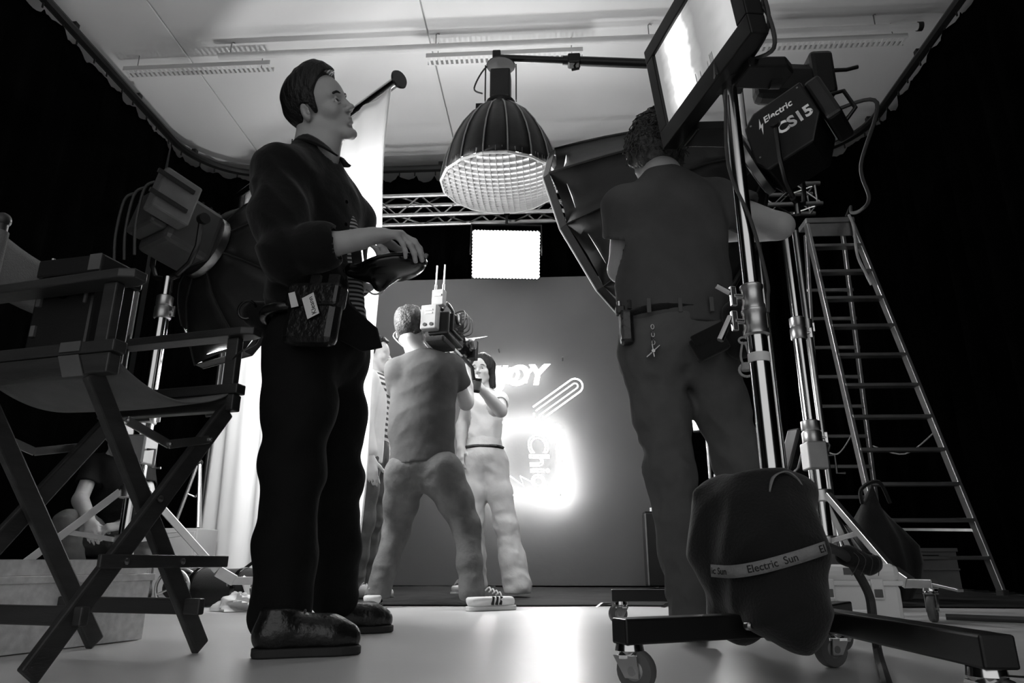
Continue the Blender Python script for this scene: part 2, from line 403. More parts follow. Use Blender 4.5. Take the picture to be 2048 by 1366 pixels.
MB().tube([pc+V((0, .06, .36)), V((pc.x, YT0, ZT0-.02))], .014, 8).box((pc.x, YT0, ZT0-.0), (.06, .07, .06)).build('clamp', 'black_metal', t, smooth=True)
# ------------------------------------------------------------------ neon sign on the backdrop
t = thing('neon_sign', 'glowing neon sign with lettering above a cup and straw on the backdrop', 'neon sign', (-.3, 6.9, .8))
YN = 6.79; NR = .008
def npt(px, py): return at(px, py, YN)
e = npt(960, 772); text_mesh('ENJOY', 'neon_lettering', 'neon_letter', t, V((-.90, YN, e.z)), (1, 0, .02), (0, 0, 1), .275, outline=.013, shear=.18)
e2 = npt(962, 769); text_mesh('ENJOY', 'neon_lettering', 'neon_letter', t, V((-.875, YN, e.z+.018)), (1, 0, .02), (0, 0, 1), .225, outline=.008, shear=.18)
def stadium(a, b, r):
    a = V(a); b = V(b); d_ = (b-a).normalized(); s_ = V((-d_.z, 0, d_.x))
    return [a+s_*r] + arc(b, r, 0, math.pi, 10, s_, d_) + [a-s_*r]
sa, sb = npt(1075, 826), npt(1150, 772)
MB().tube(stadium(sa, sb, .075), NR, 8).build('straw_outline', 'neon_soft', t, smooth=True)
MB().tube(stadium(sa, sb, .028), NR*.8, 8).build('straw_core', 'neon_soft', t, smooth=True)
MB().tube([npt(1068, 826), npt(1066, 850)], NR, 8).build('straw_bend', 'neon_soft', t, smooth=True)
MB().tube([npt(1079, 832), npt(1078, 850)], NR, 8).build('straw_bend', 'neon_soft', t, smooth=True)
cup_o = spline([npt(975, 848), npt(1050, 842), npt(1105, 848), npt(1122, 862), npt(1128, 900), npt(1137, 1000)], 5) + [npt(1137, 1003), npt(1085, 1000), npt(1060, 990), npt(985, 990), npt(975, 850)]
MB().tube(cup_o, NR*1.1, 8).build('cup_outline', 'neon', t, smooth=True)
MB().tube([npt(1112, 868), npt(1119, 988)], NR, 8).build('cup_inner_line', 'neon_letter', t, smooth=True)
MB().tube([npt(1125, 870), npt(1131, 990)], NR, 8).build('cup_inner_line', 'neon_letter', t, smooth=True)
p = npt(1055, 868); text_mesh('Chio', 'neon_word', 'neon_letter', t, V((p.x, YN, p.z)), (.09, 0, -1), (1, 0, .09), .27, outline=NR*.8, shear=.1)
MB().tube([npt(1020, 952), npt(1048, 972), npt(1040, 952), npt(1085, 975)], NR*.7, 6).build('lightning_bolt', 'neon_soft', t, smooth=True)
for x, z in ((-.55, 2.3), (.1, 2.2), (.05, .85), (-.5, .85)): MB().tube([V((x, YN, z)), V((x, 6.915, z))], .006, 6).build('standoff', 'steel', t)
# ------------------------------------------------------------------ shared builders for grip gear
def caster(parent, p, heading, r=.05, w=.026, pedal=True, m='chrome', tyre='rubber_grey', drop=None):
    """p: mounting point under a leg; the wheel touches the floor"""
    p = V(p); h = V((math.cos(heading), math.sin(heading), 0)); s = V((-h.y, h.x, 0)); a = V((p.x, p.y, r)) - h*r*.35
    mb = MB(); mb.lathe([(.026, 0), (.028, -.012), (.02, -.022)], p, (0, 0, 1), 14)
    top = p.z-.02
    for e in (-1, 1):
        q = s*(e*(w/2+.006)); R = Matrix((h, s, V((0, 0, 1)))).transposed()
        pl = [p-V((0, 0, .02))+q+h*.024, p-V((0, 0, .02))+q-h*.024, a+q-h*.014+V((0, 0, -.012)), a+q+h*.014+V((0, 0, -.012))]
        mb.prism(pl, s*(e*.003))
    mb.box((p.x, p.y, top-.002), (.044, .044, .006))
    fork = mb.build('caster', m, parent, smooth=True)
    MB().lathe([(r*.6, -w/2), (r*.94, -w/2), (r, -w*.3), (r, w*.3), (r*.94, w/2), (r*.6, w/2)], a, s, 24).build('tyre', tyre, fork, smooth=True)
    MB().lathe([(.008, -w/2-.01), (.008, -w/2-.002), (r*.62, -w/2+.001), (r*.62, w/2-.001), (.008, w/2+.002), (.008, w/2+.01)], a, s, 18).build('wheel_hub', 'alu_dull', fork, smooth=True)
    if pedal: MB().prism([a+h*(-.01)+V((0, 0, r+.004)), a-h*.06+V((0, 0, r+.004)), a-h*.085+V((0, 0, r-.012)), a-h*.06+V((0, 0, r-.006))], s*.024).build('brake_pedal', 'steel', fork)
    return fork
def knob(parent, p, d, m='chrome', L=.05):
    s_, d_, u_ = frame(d); p = V(p)
    return MB().tube([p, p+d_*L*.6], .008, 8).bar(p+d_*L*.6-u_*.028, p+d_*L*.6+u_*.028, .012, .016, d_).build('clamp_knob', m, parent, bevel=.002)
def crank_stand(c, top, label, angles, m='chrome', legm='alu', radii=(.04, .033, .027), R=.58, joints=(.95, 1.5), group='tall wheeled crank stands'):
    c = V((c[0], c[1], 0)); t = thing('crank_stand', label, 'light stand', c, group)
    zz = [.30, joints[0], joints[1], top]
    for i in range(3):
        MB().tube([c+V((0, 0, zz[i]-(.04 if i else 0))), c+V((0, 0, zz[i+1]))], radii[i], 18).build('column_tube', m, t, smooth=True)
        if i < 2:
            col = MB().lathe([(radii[i]+.006, -.07), (radii[i]+.01, -.065), (radii[i]+.01, -.01), (radii[i]+.004, 0), (radii[i]+.008, .005), (radii[i]+.008, .05), (radii[i+1]+.004, .056)], c+V((0, 0, zz[i+1])), (0, 0, 1), 20).build('collar', 'alu', t, smooth=True)
            knob(t, c+V((radii[i], 0, zz[i+1]-.035)), (1, -.3, 0))
    MB().lathe([(.06, -.03), (.066, -.025), (.066, .025), (.06, .03)], c+V((0, 0, .55)), (0, 0, 1), 20).build('upper_hub', 'alu', t, smooth=True)
    MB().lathe([(.052, -.025), (.056, -.02), (.056, .02), (.05, .025)], c+V((0, 0, .33)), (0, 0, 1), 20).build('lower_hub', 'alu', t, smooth=True)
    for a in angles:
        a = math.radians(a); d = V((math.cos(a), math.sin(a), 0)); s = V((-d.y, d.x, 0))
        p0 = c+d*.06+V((0, 0, .55)); p1 = c+d*(R*.72)+V((0, 0, .19)); p2 = c+d*(R*.86)+V((0, 0, .145)); p3 = c+d*(R+.02)+V((0, 0, .145))
        lg = MB().bar(p0, p1, .03, .034).bar(p1, p2, .04, .05).bar(p2-d*.02, p3+d*.03, .036, .036).build('leg', legm, t, bevel=.003)
        m0 = c+d*.05+V((0, 0, .33)); m1 = c+d*(R*.42)+V((0, 0, .36))
        MB().bar(m0, m1, .016, .022).build('brace', 'alu', t, bevel=.002)
        pd = MB().bar(p3+d*.02+V((0, 0, .0)), p3+d*.15+V((0, 0, -.02)), .03, .012).build('foot_pedal', 'alu', lg, bevel=.002)
        caster(t, V((p3.x, p3.y, .13)), a+2.2, r=.05, pedal=False)
    # winch box and crank on the column
    MB().box(c+V((.0, -.0, .75)), (.1, .12, .14)).build('winch_housing', 'alu_dull', t, bevel=.008)
    MB().tube([c+V((.05, -.03, .75)), c+V((.09, -.03, .75)), c+V((.09, -.03, .66)), c+V((.13, -.03, .66))], .006, 8).build('crank_handle', 'steel', t, smooth=True)
    return t
def softbox(t, apex, axis, depth, rad, n, lit, r0=.1, rot=0, up=(0, 0, 1), lip=.05, power=.62, trim='silver_trim'):
    """fabric cone of n separate panels between bent rods, lit diffuser inside the rim"""
    sd, ax, u = frame(axis, up); apex = V(apex); K = 6
    def rim(j, h, extra=0):
        a = rot + 2*math.pi*j/n; r = r0 + (rad-r0)*h**power
        return apex + ax*(depth*h+extra) + (sd*math.cos(a) + u*math.sin(a))*r
    for j in range(n):
        mb = MB()
        mb.grid(lambda a_, b_: rim(j, b_).lerp(rim(j+1, b_), a_) + (rim(j, b_).lerp(rim(j+1, b_), a_)-apex-ax*depth*b_).normalized()*(-.05*math.sin(math.pi*a_)*rad*b_), 4, K)
        mb.build('fabric_panel', 'softbox_black', t, smooth='full', solid=.005)
        MB().tube([rim(j, k/K)+(rim(j, k/K)-apex-ax*depth*k/K).normalized()*.006 for k in range(K+1)], .0055, 6).build('rib_seam', 'black_fabric', t, smooth=True)
        a, b = rim(j, 1), rim(j+1, 1); L1, L2 = rim(j, 1, lip), rim(j+1, 1, lip)
        MB().add([a, b, L2, L1], [(0, 1, 2, 3)]).build('rim_lip', 'black_fabric', t, solid=.006)
        MB().tube([L1, L2], .006, 6).build('rim_trim', trim, t, smooth=True)
    c = apex+ax*(depth*.93); pts = [apex+ax*(depth*.93) + (rim(j, .93)-c)*.97 for j in range(n)]
    MB().add([c]+pts, [(0, j+1, (j+1) % n+1) for j in range(n)]).build('diffuser', lit, t, fix=False)
    return rim
def lamp_yoke(t, c, side, w, drop, m='black_metal'):
    c = V(c); s = V(side).normalized()
    for e in (-1, 1):
        MB().tube([c+s*(e*w), c+s*(e*w)+V((0, 0, -drop*.55)), c+s*(e*w*.75)+V((0, 0, -drop*.85)), c+s*(e*w*.2)+V((0, 0, -drop))], .014, 8).build('yoke_arm', m, t, smooth=True)
        MB().tube([c+s*(e*w), c+s*(e*(w+.035))], .03, 12).build('yoke_knob', m, t, smooth=True)
    MB().tube([c+s*(-w*.3)+V((0, 0, -drop)), c+s*(w*.3)+V((0, 0, -drop))], .018, 8).build('yoke_base', m, t, smooth=True)
    MB().tube([c+V((0, 0, -drop)), c+V((0, 0, -drop-.08))], .016, 10).build('spigot', 'steel', t, smooth=True)
# ------------------------------------------------------------------ hanging diffusion sheet on a pole with end flange
SA = V((-1.07, 4.0, 0)); TH = math.radians(50); SD = V((-math.sin(TH), math.cos(TH), 0)); SN = V((-math.cos(TH), -math.sin(TH), 0)); SL = 2.12
m_ = MATS['sheet_white']; nt = m_.node_tree; bs = nt.nodes['Principled BSDF']; tl = nt.nodes.new('ShaderNodeBsdfTranslucent'); tl.inputs[0].default_value = (.85, .85, .85, 1)
mx = nt.nodes.new('ShaderNodeMixShader'); mx.inputs[0].default_value = .35; nt.links.new(bs.outputs[0], mx.inputs[1]); nt.links.new(tl.outputs[0], mx.inputs[2]); nt.links.new(mx.outputs[0], nt.nodes['Material Output'].inputs[0])
t = thing('diffusion_sheet', 'tall bright white diffusion sheet hanging from a pole behind the standing man', 'diffusion sheet', (SA.x+SD.x, SA.y+SD.y, 0))
ZP = 3.36
MB().tube([SA-SD*.06+V((0, 0, ZP)), SA+SD*(SL+.1)+V((0, 0, ZP))], .035, 14).build('pole', 'chrome', t, smooth=True)
MB().lathe([(.03, -.02), (.06, -.012), (.066, .0), (.06, .01)], SA-SD*.08+V((0, 0, ZP)), -SD, 20).build('end_flange', 'black_gloss', t, smooth=True)
def shf(u, v):
    z = ZP-.02 - (ZP-.05)*v; s = SL*u
    wv_ = .02*math.sin(s*11+v*2)*min(1, v*2) + .012*math.sin(s*23+1+3*v) + .018*math.sin(v*9+s*3)*(1-u)**3
    return SA + SD*(s + .035*math.sin(v*14)*(1-u)**8*v) + SN*wv_ + V((0, 0, z))
MB().grid(shf, 70, 40).build('cloth', 'sheet_white', t, smooth='full', solid=.003)
MB().tube([shf(0, i/40) for i in range(41)], .007, 6).build('hem', 'sheet_white', t, smooth='full')
for s_ in (SL+.05,):                      # upright at the far end; near end is tied up to the ceiling
    MB().tube([SA+SD*s_+V((0, 0, .0)), SA+SD*s_+V((0, 0, ZP))], .02, 10).build('upright', 'black_metal', t, smooth=True)
# dark slim stand pole in front of the sheet
pb = at(508, 1185, 4.35)
t = thing('stand_pole', 'slim dark stand pole in front of the white sheet beside the standing man', 'stand', (pb.x, 4.35, 0))
MB().tube([V((pb.x, 4.35, .0)), V((pb.x, 4.35, 2.2))], .021, 12).build('tube', 'black_metal', t, smooth=True)
MB().tube([V((pb.x, 4.35, 1.1)), V((pb.x, 4.35, 1.2))], .027, 12).build('collar', 'black_plastic', t, smooth=True)
for a in (0, 90, 180):
    a = math.radians(a); q = V((pb.x, 4.35, 0)); MB().tube([q+V((0, 0, .25)), q+V((.3*math.cos(a), .3*math.sin(a), .015))], .01, 8).build('leg', 'black_metal', t, smooth=True)
# ------------------------------------------------------------------ left softbox lamp on its crank stand
LS = V((-2.013, 3.3, 0)); LH = V((-2.0, 3.3, 1.93)); la = V((.52, .83, -.2)).normalized()
crank_stand(LS, 1.66, 'chrome wheeled crank stand under the softbox lamp behind the canvas chair', (217, 17, 117))
t = thing('softbox_lamp', 'big black softbox on a film lamp seen from behind, left of the standing man', 'softbox lamp', (LH.x, LH.y, 1.6))
s_, a_, u_ = frame(la); R = Matrix((s_, a_, u_)).transposed()
MB().box(LH+la*.02, (.30, .26, .30), R).build('lamp_housing', 'lamp_grey', t, bevel=.03)
MB().box(LH-la*.15+u_*.02, (.26, .1, .24), R).build('rear_cover', 'lamp_grey', t, bevel=.02)
for k in range(5): MB().box(LH+la*.02+u_*.156+la*(.05*k-.1), (.24, .012, .02), R).build('cooling_fin', 'black_metal', t)
MB().box(LH-la*.16+s_*.2+u_*.03, (.1, .2, .24), R).build('ballast_box', 'rubber_grey', t, bevel=.012)
for e in (-.06, .06): MB().box(LH-la*.2+s_*.26+u_*.03+u_*e, (.015, .2, .02), R).build('strap_band', 'black_fabric', t)
for k in range(3):
    q = LH-la*.24+s_*(.1-.1*k); MB().tube(spline([q+u_*.12, q-la*.03+u_*.05, q-la*.0-u_*.15, q+la*.05-u_*.3], 5), .007, 6).build('cable', 'cord', t, smooth=True)
MB().lathe([(.17, 0), (.185, .01), (.185, .05), (.17, .06)], LH+la*.14, la, 24).build('speed_ring', 'steel', t, smooth=True)
lamp_yoke(t, LH, s_, .22, .27)
softbox(t, LH+la*.19, la, .26, .60, 8, 'soft_left_lit', r0=.17, rot=math.pi/8, up=(0, 0, 1), trim='black_fabric')
# ------------------------------------------------------------------ right softbox lamp on crank stand
RS = V((1.335, 3.7, 0)); RH = V((1.41, 3.68, 2.60)); aim = V((-.5, 5.0, 1.82)); ra = (aim-RH).normalized()
crank_stand(RS, 2.12, 'chrome wheeled crank stand carrying the softbox lamp beside the ladder', (-72, 48, 168), joints=(.88, 1.45))
t = thing('softbox_lamp', 'black softbox lamp lettered CS15 high on the right', 'softbox lamp', (RS.x, RS.y, 2.2))
s_, a_, u_ = frame(ra)
if s_.y > 0: s_ = -s_; u_ = -u_ if u_.z < 0 else u_
u_ = u_ if u_.z > 0 else -u_
R = Matrix((a_.cross(u_), a_, u_)).transposed(); sx = s_
MB().prism([RH+sx*.17+a_*p+u_*q for p, q in ((.2, -.12), (.16, .13), (.08, .19), (-.22, .19), (-.22, -.06), (-.12, -.2), (.16, -.2))], -sx*.34).build('lamp_housing', 'black_metal', t, bevel=.012)
MB().box(RH-a_*.27+u_*.03, (.3, .09, .3), R).build('rear_cover', 'black_plastic', t, bevel=.02)
MB().tube([RH-a_*.3+u_*.12, RH-a_*.38+u_*.08, RH-a_*.38-u_*.06, RH-a_*.3-u_*.1], .012, 8).build('rear_handle', 'black_metal', t, smooth=True)
for p, q in ((.12, .12), (-.19, .16), (-.19, -.03), (.16, -.1)): MB().lathe([(.006, 0), (.006, .003)], RH+sx*.17+a_*p+u_*q, sx, 8).build('screw', 'steel', t)
text_mesh('CS15', 'lettering', 'print_white', t, RH+sx*.1715+a_*.015-u_*.045, -a_, u_, .098, bold=.0035)
text_mesh('Electric', 'lettering', 'print_white', t, RH+sx*.1715+a_*.05+u_*.08, -a_, u_, .058, shear=.2, bold=.001)
MB().prism([RH+sx*.1705+a_*p+u_*q for p, q in ((.062, .13), (.09, .065), (.075, .072), (.085, .02), (.055, .09), (.07, .083))], sx*.001).build('bolt_logo', 'print_white', t)
MB().lathe([(.19, 0), (.21, .01), (.21, .05), (.19, .06)], RH+a_*.19, a_, 24).build('speed_ring', 'steel', t, smooth=True)
lamp_yoke(t, RH, sx, .22, .40)
softbox(t, RH+a_*.25, a_, .92, .80, 12, 'soft_right_lit', r0=.2, rot=.2)
cpath = spline([RH-a_*.3, RH-a_*.42+V((.1, 0, -.05)), at(1722, 330, 3.75), at(1738, 395, 3.8), at(1722, 420, 3.9), at(1703, 425, 4.3), V((2.6, 5.6, 3.17)), V((2.62, 5.76, 3.155))], 8)
tag(MB().tube(cpath, .011, 8).build('power_cable', 'cord', smooth=True, loc=(1.9, 4, 2.7)), 'grey cable looping from the lettered lamp to the top of the ladder', 'cable')
# ------------------------------------------------------------------ dome lamp on a boom arm
DC = V((-.335, 4.2, 0)); ZR = 2.69; DR = .40
t = thing('dome_lamp', 'round black ribbed dome light with a glowing honeycomb grid underneath', 'dome light', (DC.x, DC.y, ZR))
ND = 16; prof = [(1.0, 0), (.985, .1), (.93, .28), (.84, .46), (.71, .64), (.53, .82), (.32, .95), (.22, 1.0)]; HD = .60
def dm(j, k, e=0):
    a = 2*math.pi*(j+.5)/ND; r, h = prof[k]; return V((DC.x+(DR*r+e)*math.cos(a), DC.y+(DR*r+e)*math.sin(a), ZR+HD*h))
for j in range(ND):
    mb = MB(); K = len(prof)-1
    mb.grid(lambda a_, b_: dm(j, round(b_*K)).lerp(dm(j+1, round(b_*K)), a_), 2, K); mb.build('fabric_panel', 'softbox_black', t, smooth='full', solid=.004)
    MB().tube([dm(j, k, .004) for k in range(K+1)], .0055, 6).build('rib', 'alu_dull', t, smooth=True)
    MB().tube([dm(j, 0, .0)+V((0, 0, -.015)), dm(j+1, 0, .0)+V((0, 0, -.015))], .01, 6).build('rim_tube', 'rope', t, smooth=True)
def sag(x, y): return ZR-.015-.10*max(0, 1-(x*x+y*y)/(DR*DR))**.8
MB().add([V((DC.x, DC.y, ZR+.08))]+[dm(j, 0, -.02)+V((0, 0, .09)) for j in range(ND)], [(0, (j+1) % ND+1, j+1) for j in range(ND)]).build('diffuser', 'dome_lit', t, fix=False)
NG = 19
for ax_ in (0, 1):
    for i in range(NG):
        c = (-1+2*(i+.5)/NG)*DR*.985; L = math.sqrt(max(0, (DR*.985)**2-c*c)); n = 12; mb = MB()
        def gp(u, v):
            s = -L+2*L*u; x, y = (s, c) if ax_ == 0 else (c, s)
            return V((DC.x+x, DC.y+y, sag(x, y)+(.06*(1-v))))
        mb.grid(gp, n, 1); mb.build('grid_strip', 'grid_cloth', t, smooth='full', solid=.003)
HZ = ZR+HD
MB().lathe([(.1, -.01), (.105, .0), (.105, .03), (.085, .04)], V((DC.x, DC.y, HZ)), (0, 0, 1), 20).build('speed_ring', 'black_metal', t, smooth=True)
MB().box((DC.x, DC.y, HZ+.16), (.145, .145, .24)).build('lamp_head', 'black_plastic', t, bevel=.015)
for e in (-1, 1): MB().bar(V((DC.x+e*.11, DC.y, HZ+.05)), V((DC.x+e*.11, DC.y, HZ+.35)), .008, .03, (0, 1, 0)).build('yoke_arm', 'black_metal', t)
MB().lathe([(.10, 0), (.105, .006), (.09, .016), (.03, .03)], V((DC.x, DC.y, HZ+.345)), (0, 0, 1), 18).build('yoke_top', 'rubber', t, smooth=True)
BZ = 3.71
MB().tube([V((DC.x, DC.y, HZ+.39)), V((DC.x, DC.y, BZ-.02))], .018, 10).build('spigot', 'steel', t, smooth=True)
MB().tube(spline([V((DC.x+.05, 4.2, BZ-.03)), V((DC.x-.1, 4.2, BZ-.07)), V((DC.x-.19, 4.2, BZ-.25)), V((DC.x-.13, 4.2, HZ+.12))], 6), .006, 6).build('cable', 'cord', t, smooth=True)
MB().box((DC.x-.15, 4.2, HZ-.03), (.05, .03, .12)).build('bracket', 'black_metal', t)
# boom stand: column at the right, arm to the dome, counterweight
BS = V((1.33, 4.2, 0)); bend = V((1.95, 4.2, 3.49))
t = thing('boom_stand', 'dark boom arm on a tall stand holding the dome light', 'boom stand', BS)
e0 = V((DC.x-.03, 4.2, BZ)); piv = e0.lerp(bend, (BS.x-e0.x)/(bend.x-e0.x)); mid = e0.lerp(bend, .24)
MB().tube([e0, mid], .026, 12).build('boom_tip_tube', 'black_metal', t, smooth=True)
MB().tube([mid-(mid-e0).normalized()*.08, bend], .034, 12).build('boom_tube', 'black_metal', t, smooth=True)
MB().box(mid, (.09, .08, .08)).build('boom_collar', 'black_metal', t, bevel=.01); knob(t, mid-V((0, 0, .03)), (.2, 0, -1), 'black_metal', .07)
MB().box(e0, (.06, .06, .1)).build('tip_bracket', 'black_metal', t, bevel=.008)
MB().tube([V((BS.x, 4.2, .3)), V((BS.x, 4.2, piv.z))], .022, 14).build('column', 'chrome', t, smooth=True)
MB().box(piv, (.1, .12, .14)).build('pivot_head', 'black_metal', t, bevel=.012)
for a in (70, 130, 200):
    a = math.radians(a); dd = V((math.cos(a), math.sin(a), 0)); MB().tube([BS+V((0, 0, .62)), BS+dd*.5+V((0, 0, .02))], .014, 8).build('leg', 'alu', t, smooth=True)
    MB().tube([BS+V((0, 0, .3)), BS+dd*.3+V((0, 0, .26))], .009, 8).build('leg_brace', 'alu', t, smooth=True)
MB().lathe([(.034, -.05), (.034, .05)], BS+V((0, 0, .62)), (0, 0, 1), 16).build('collar', 'alu', t, smooth=True)
q = at(1605, 175, 4.2); MB().box(q+V((-.12, 0, .02)), (.42, .16, .26), Matrix.Rotation(.08, 3, 'Y')).build('counterweight_bag', 'black_fabric', t, bevel=.05)
MB().box(q+V((.12, 0, .06)), (.16, .2, .34)).build('counterweight', 'black_metal', t, bevel=.03)
MB().tube([bend, bend+V((.12, 0, .0)), bend+V((.2, 0, .02))], .014, 8).build('end_pin', 'black_metal', t, smooth=True)

# added flood lamp, unseen behind the diffusion sheet, to brighten the ceiling
UL = V((-1.75, 5.55, 0))
t = thing('added_uplight', 'added uplight hidden behind the white sheet to brighten the ceiling', 'flood lamp', UL)
ua = V((.08, -.2, 1)).normalized(); uc = UL+V((0, 0, 1.25)); s_, a_, u_ = frame(ua)
MB().lathe([(.10, -.28), (.13, -.26), (.15, -.1), (.19, .0), (.19, .05), (.18, .05), (.17, .0)], uc, ua, 24).build('housing', 'black_metal', t, smooth=True)
MB().lathe([(.001, .012), (.165, .012), (.165, .006), (.001, .006)], uc, ua, 24).build('lit_lens', 'up_lit', t, smooth=True)
for k in range(4):
    aa = math.pi/2*k; d_ = s_*math.cos(aa)+u_*math.sin(aa); w_ = s_*math.cos(aa+math.pi/2)+u_*math.sin(aa+math.pi/2)
    MB().add([uc+ua*.05+d_*.19-w_*.13, uc+ua*.05+d_*.19+w_*.13, uc+ua*.22+d_*.3+w_*.18, uc+ua*.22+d_*.3-w_*.18], [(0, 1, 2, 3)]).build('barn_door', 'black_metal', t, solid=.004)
lamp_yoke(t, uc-ua*.1, (0, 1, 0), .22, .34)
MB().tube([UL+V((0, 0, .3)), UL+V((0, 0, .86))], .02, 12).build('pole', 'chrome', t, smooth=True)
for a in (90, 210, 330):
    a = math.radians(a); MB().tube([UL+V((0, 0, .6)), UL+V((.42*math.cos(a), .42*math.sin(a), .03))], .011, 8).build('leg', 'alu', t, smooth=True)
# ------------------------------------------------------------------ ladder
TL, TR = V((2.264, 5.75, 3.10)), V((2.648, 5.75, 3.10)); FL, FR = V((2.281, 5.236, 0)), V((3.038, 5.27, 0)); BL, BR = V((2.262, 6.37, 0)), V((2.763, 6.4, 0))
t = thing('step_ladder', 'tall aluminium step ladder standing open in front of the right curtain', 'ladder', ((FL+BR)/2))
for a, b in ((FL, TL), (FR, TR)):
    MB().bar(a+V((0, 0, .02)), b, .028, .075, (0, 1, 0)).build('front_rail', 'alu', t, bevel=.004)
for a, b in ((BL, TL+V((.03, .12, -.06))), (BR, TR+V((-.03, .12, -.06)))):
    MB().bar(a+V((0, 0, .02)), b, .026, .055, (0, 1, 0)).build('rear_rail', 'alu', t, bevel=.004)
for p in (FL, FR, BL, BR): MB().box(p+V((0, 0, .025)), (.045, .085, .05)).build('rubber_foot', 'rubber', t, bevel=.006)
for i in range(1, 12):
    k = i/12; a = FL.lerp(TL, k); b = FR.lerp(TR, k); MB().bar(a, b, .085, .026).build('tread', 'alu', t, bevel=.004)
    if i < 11: a = BL.lerp(TL, k*.98); b = BR.lerp(TR, k*.98); a.y += .1*k; b.y += .1*k; MB().bar(a, b, .03, .03).build('rear_rung', 'alu', t, bevel=.004)
MB().bar(TL+V((-.02, .05, 0)), TR+V((.02, .05, 0)), .2, .05).build('top_cap', 'alu_dull', t, bevel=.01)
MB().bar(TL+V((0, -.03, -.09)), TR+V((0, -.03, -.09)), .012, .12).build('top_plate', 'alu', t)
for fa, ba in ((FL, BL), (FR, BR)):
    tp_ = TL if fa is FL else TR; a = fa.lerp(tp_, .38); b = ba.lerp(tp_, .38); m2 = (a+b)/2+V((0, 0, -.12))
    MB().tube(spline([a, m2, b], 6), .006, 6).build('spreader_strap', 'strap_grey', t, smooth=True)
    MB().bar(a.lerp(fa, .62), ba.lerp(tp_, .16), .012, .02).build('diagonal_brace', 'alu', t)
rp = spline([V((2.62, 5.70, 3.14)), V((2.625, 5.66, 3.0)), V((2.60, 5.62, 2.72)), V((2.65, 5.63, 2.55)), V((2.68, 5.63, 2.45))], 6)
tag(MB().tube(rp, .012, 8).build('tie_rope', 'rope', smooth=True, loc=rp[0]), 'pale rope hanging from the top of the ladder', 'rope')
# ------------------------------------------------------------------ monitor on a rolling stand
MP = V((.54, 1.8, 0))
t = thing('rolling_stand', 'chrome pole stand on a black wheeled base holding the monitor', 'monitor stand', MP)
for z0, z1, r in ((.12, .86, .026), (.84, 1.62, .0215)): MB().tube([MP+V((0, 0, z0)), MP+V((0, 0, z1))], r, 24).build('pole_tube', 'chrome', t, smooth=True)
for z, r in ((.84, .031), (.91, .028)):
    MB().lathe([(r-.002, -.04), (r+.003, -.036), (r+.003, -.024), (r, -.02), (r, .022), (r+.003, .026), (r+.003, .032), (r-.002, .036)], MP+V((0, 0, z)), (0, 0, 1), 24).build('collar', 'alu', t, smooth=True)
    k = knob(t, MP+V((-r, -.008, z)), (-1, -.2, 0), 'chrome', .045)
    MB().tube([MP+V((-r-.035, -.012, z+.012)), MP+V((-r-.07, -.02, z+.03 if z > .87 else z-.055))], .009, 8).build('t_handle', 'chrome', t, smooth=True)
MB().lathe([(.0285, -.012), (.0285, .012)], MP+V((0, 0, .74)), (0, 0, 1), 24).build('white_tape', 'tape_white', t, smooth=True)
HB = V((.56, 1.72, .105)); EL = V((.115, 1.44, .105)); ER = V((.615, 1.10, .11)); E3 = V((.66, 1.86, .105)); E4 = V((.35, 2.2, .105))
def leg(a, b, nm='base_leg'): return MB().bar(a, b, .05, .046).build(nm, 'black_metal', t, bevel=.004)
l1 = leg(EL, V((.60, 1.70, .105))); l2 = leg(V((.60, 1.84, .107)), ER); l3 = leg(V((.52, 1.74, .103)), V((.80, 2.15, .103)))
MB().lathe([(.05, -.035), (.06, -.03), (.06, .03), (.05, .04)], V((.55, 1.76, .11)), (0, 0, 1), 20).build('base_hub', 'black_metal', t, smooth=True)
for q in (V((.36, 1.545, .12)), V((.40, 1.567, .12)), V((.60, 1.58, .12))): MB().lathe([(.007, 0), (.009, .004), (.009, .014), (.005, .018)], q+V((.013, -.022, -.01)), V((.5, -.86, 0)), 10).build('bolt', 'steel', t, smooth=True)
caster(t, V((.135, 1.455, .083)), 2.6, r=.037, w=.026, pedal=False); caster(t, V((.613, 1.14, .087)), 2.6, r=.037, w=.03); caster(t, V((.64, 1.80, .083)), .4, r=.04, w=.026, pedal=False); caster(t, V((.78, 2.12, .08)), .4, r=.037, pedal=False)
cp_ = spline([MP+V((-.02, -.03, 1.55)), MP+V((-.035, -.03, 1.3)), MP+V((.01, -.032, 1.12)), MP+V((.034, -.03, .95)), MP+V((.034, -.02, .9)), MP+V((.03, -.02, .86))], 8)
MB().tube(cp_, .005, 6).build('cable', 'cord', t, smooth=True)
# monitor: landscape screen turned to the left, seen from below
P00 = gz(1339, 249, 1.65); P10 = gz(1480, 55, 1.65); wd = (P10-P00); wdn = wd.normalized()
Pt = at(1312, 117, P00.y); best = None
for k in range(-60, 61):
    q = at(1312, 117, P00.y+k*.005); e = abs((q-P00).dot(wdn))
    if best is None or e < best[0]: best = (e, q)
hv = best[1]-P00; hvn = hv.normalized(); SWD = wd.length; SHT = SWD*.6
nr_ = wdn.cross(hvn); nr_ = nr_ if nr_.x < 0 else -nr_
def ms(u, v, d=0): return P00 + wdn*(SWD*u) + hvn*(SHT*v) + nr_*d
m = bpy.data.materials.new('screen_picture'); m.use_nodes = True; nt = m.node_tree; n_ = nt.nodes; l_ = nt.links; b_ = n_['Principled BSDF']
b_.inputs['Base Color'].default_value = (.02, .02, .02, 1); b_.inputs['Roughness'].default_value = .2
tc = n_.new('ShaderNodeTexCoord'); sp = n_.new('ShaderNodeSeparateXYZ'); l_.new(tc.outputs['UV'], sp.inputs[0])
nz = n_.new('ShaderNodeTexNoise'); nz.inputs['Scale'].default_value = 5; l_.new(tc.outputs['UV'], nz.inputs['Vector'])
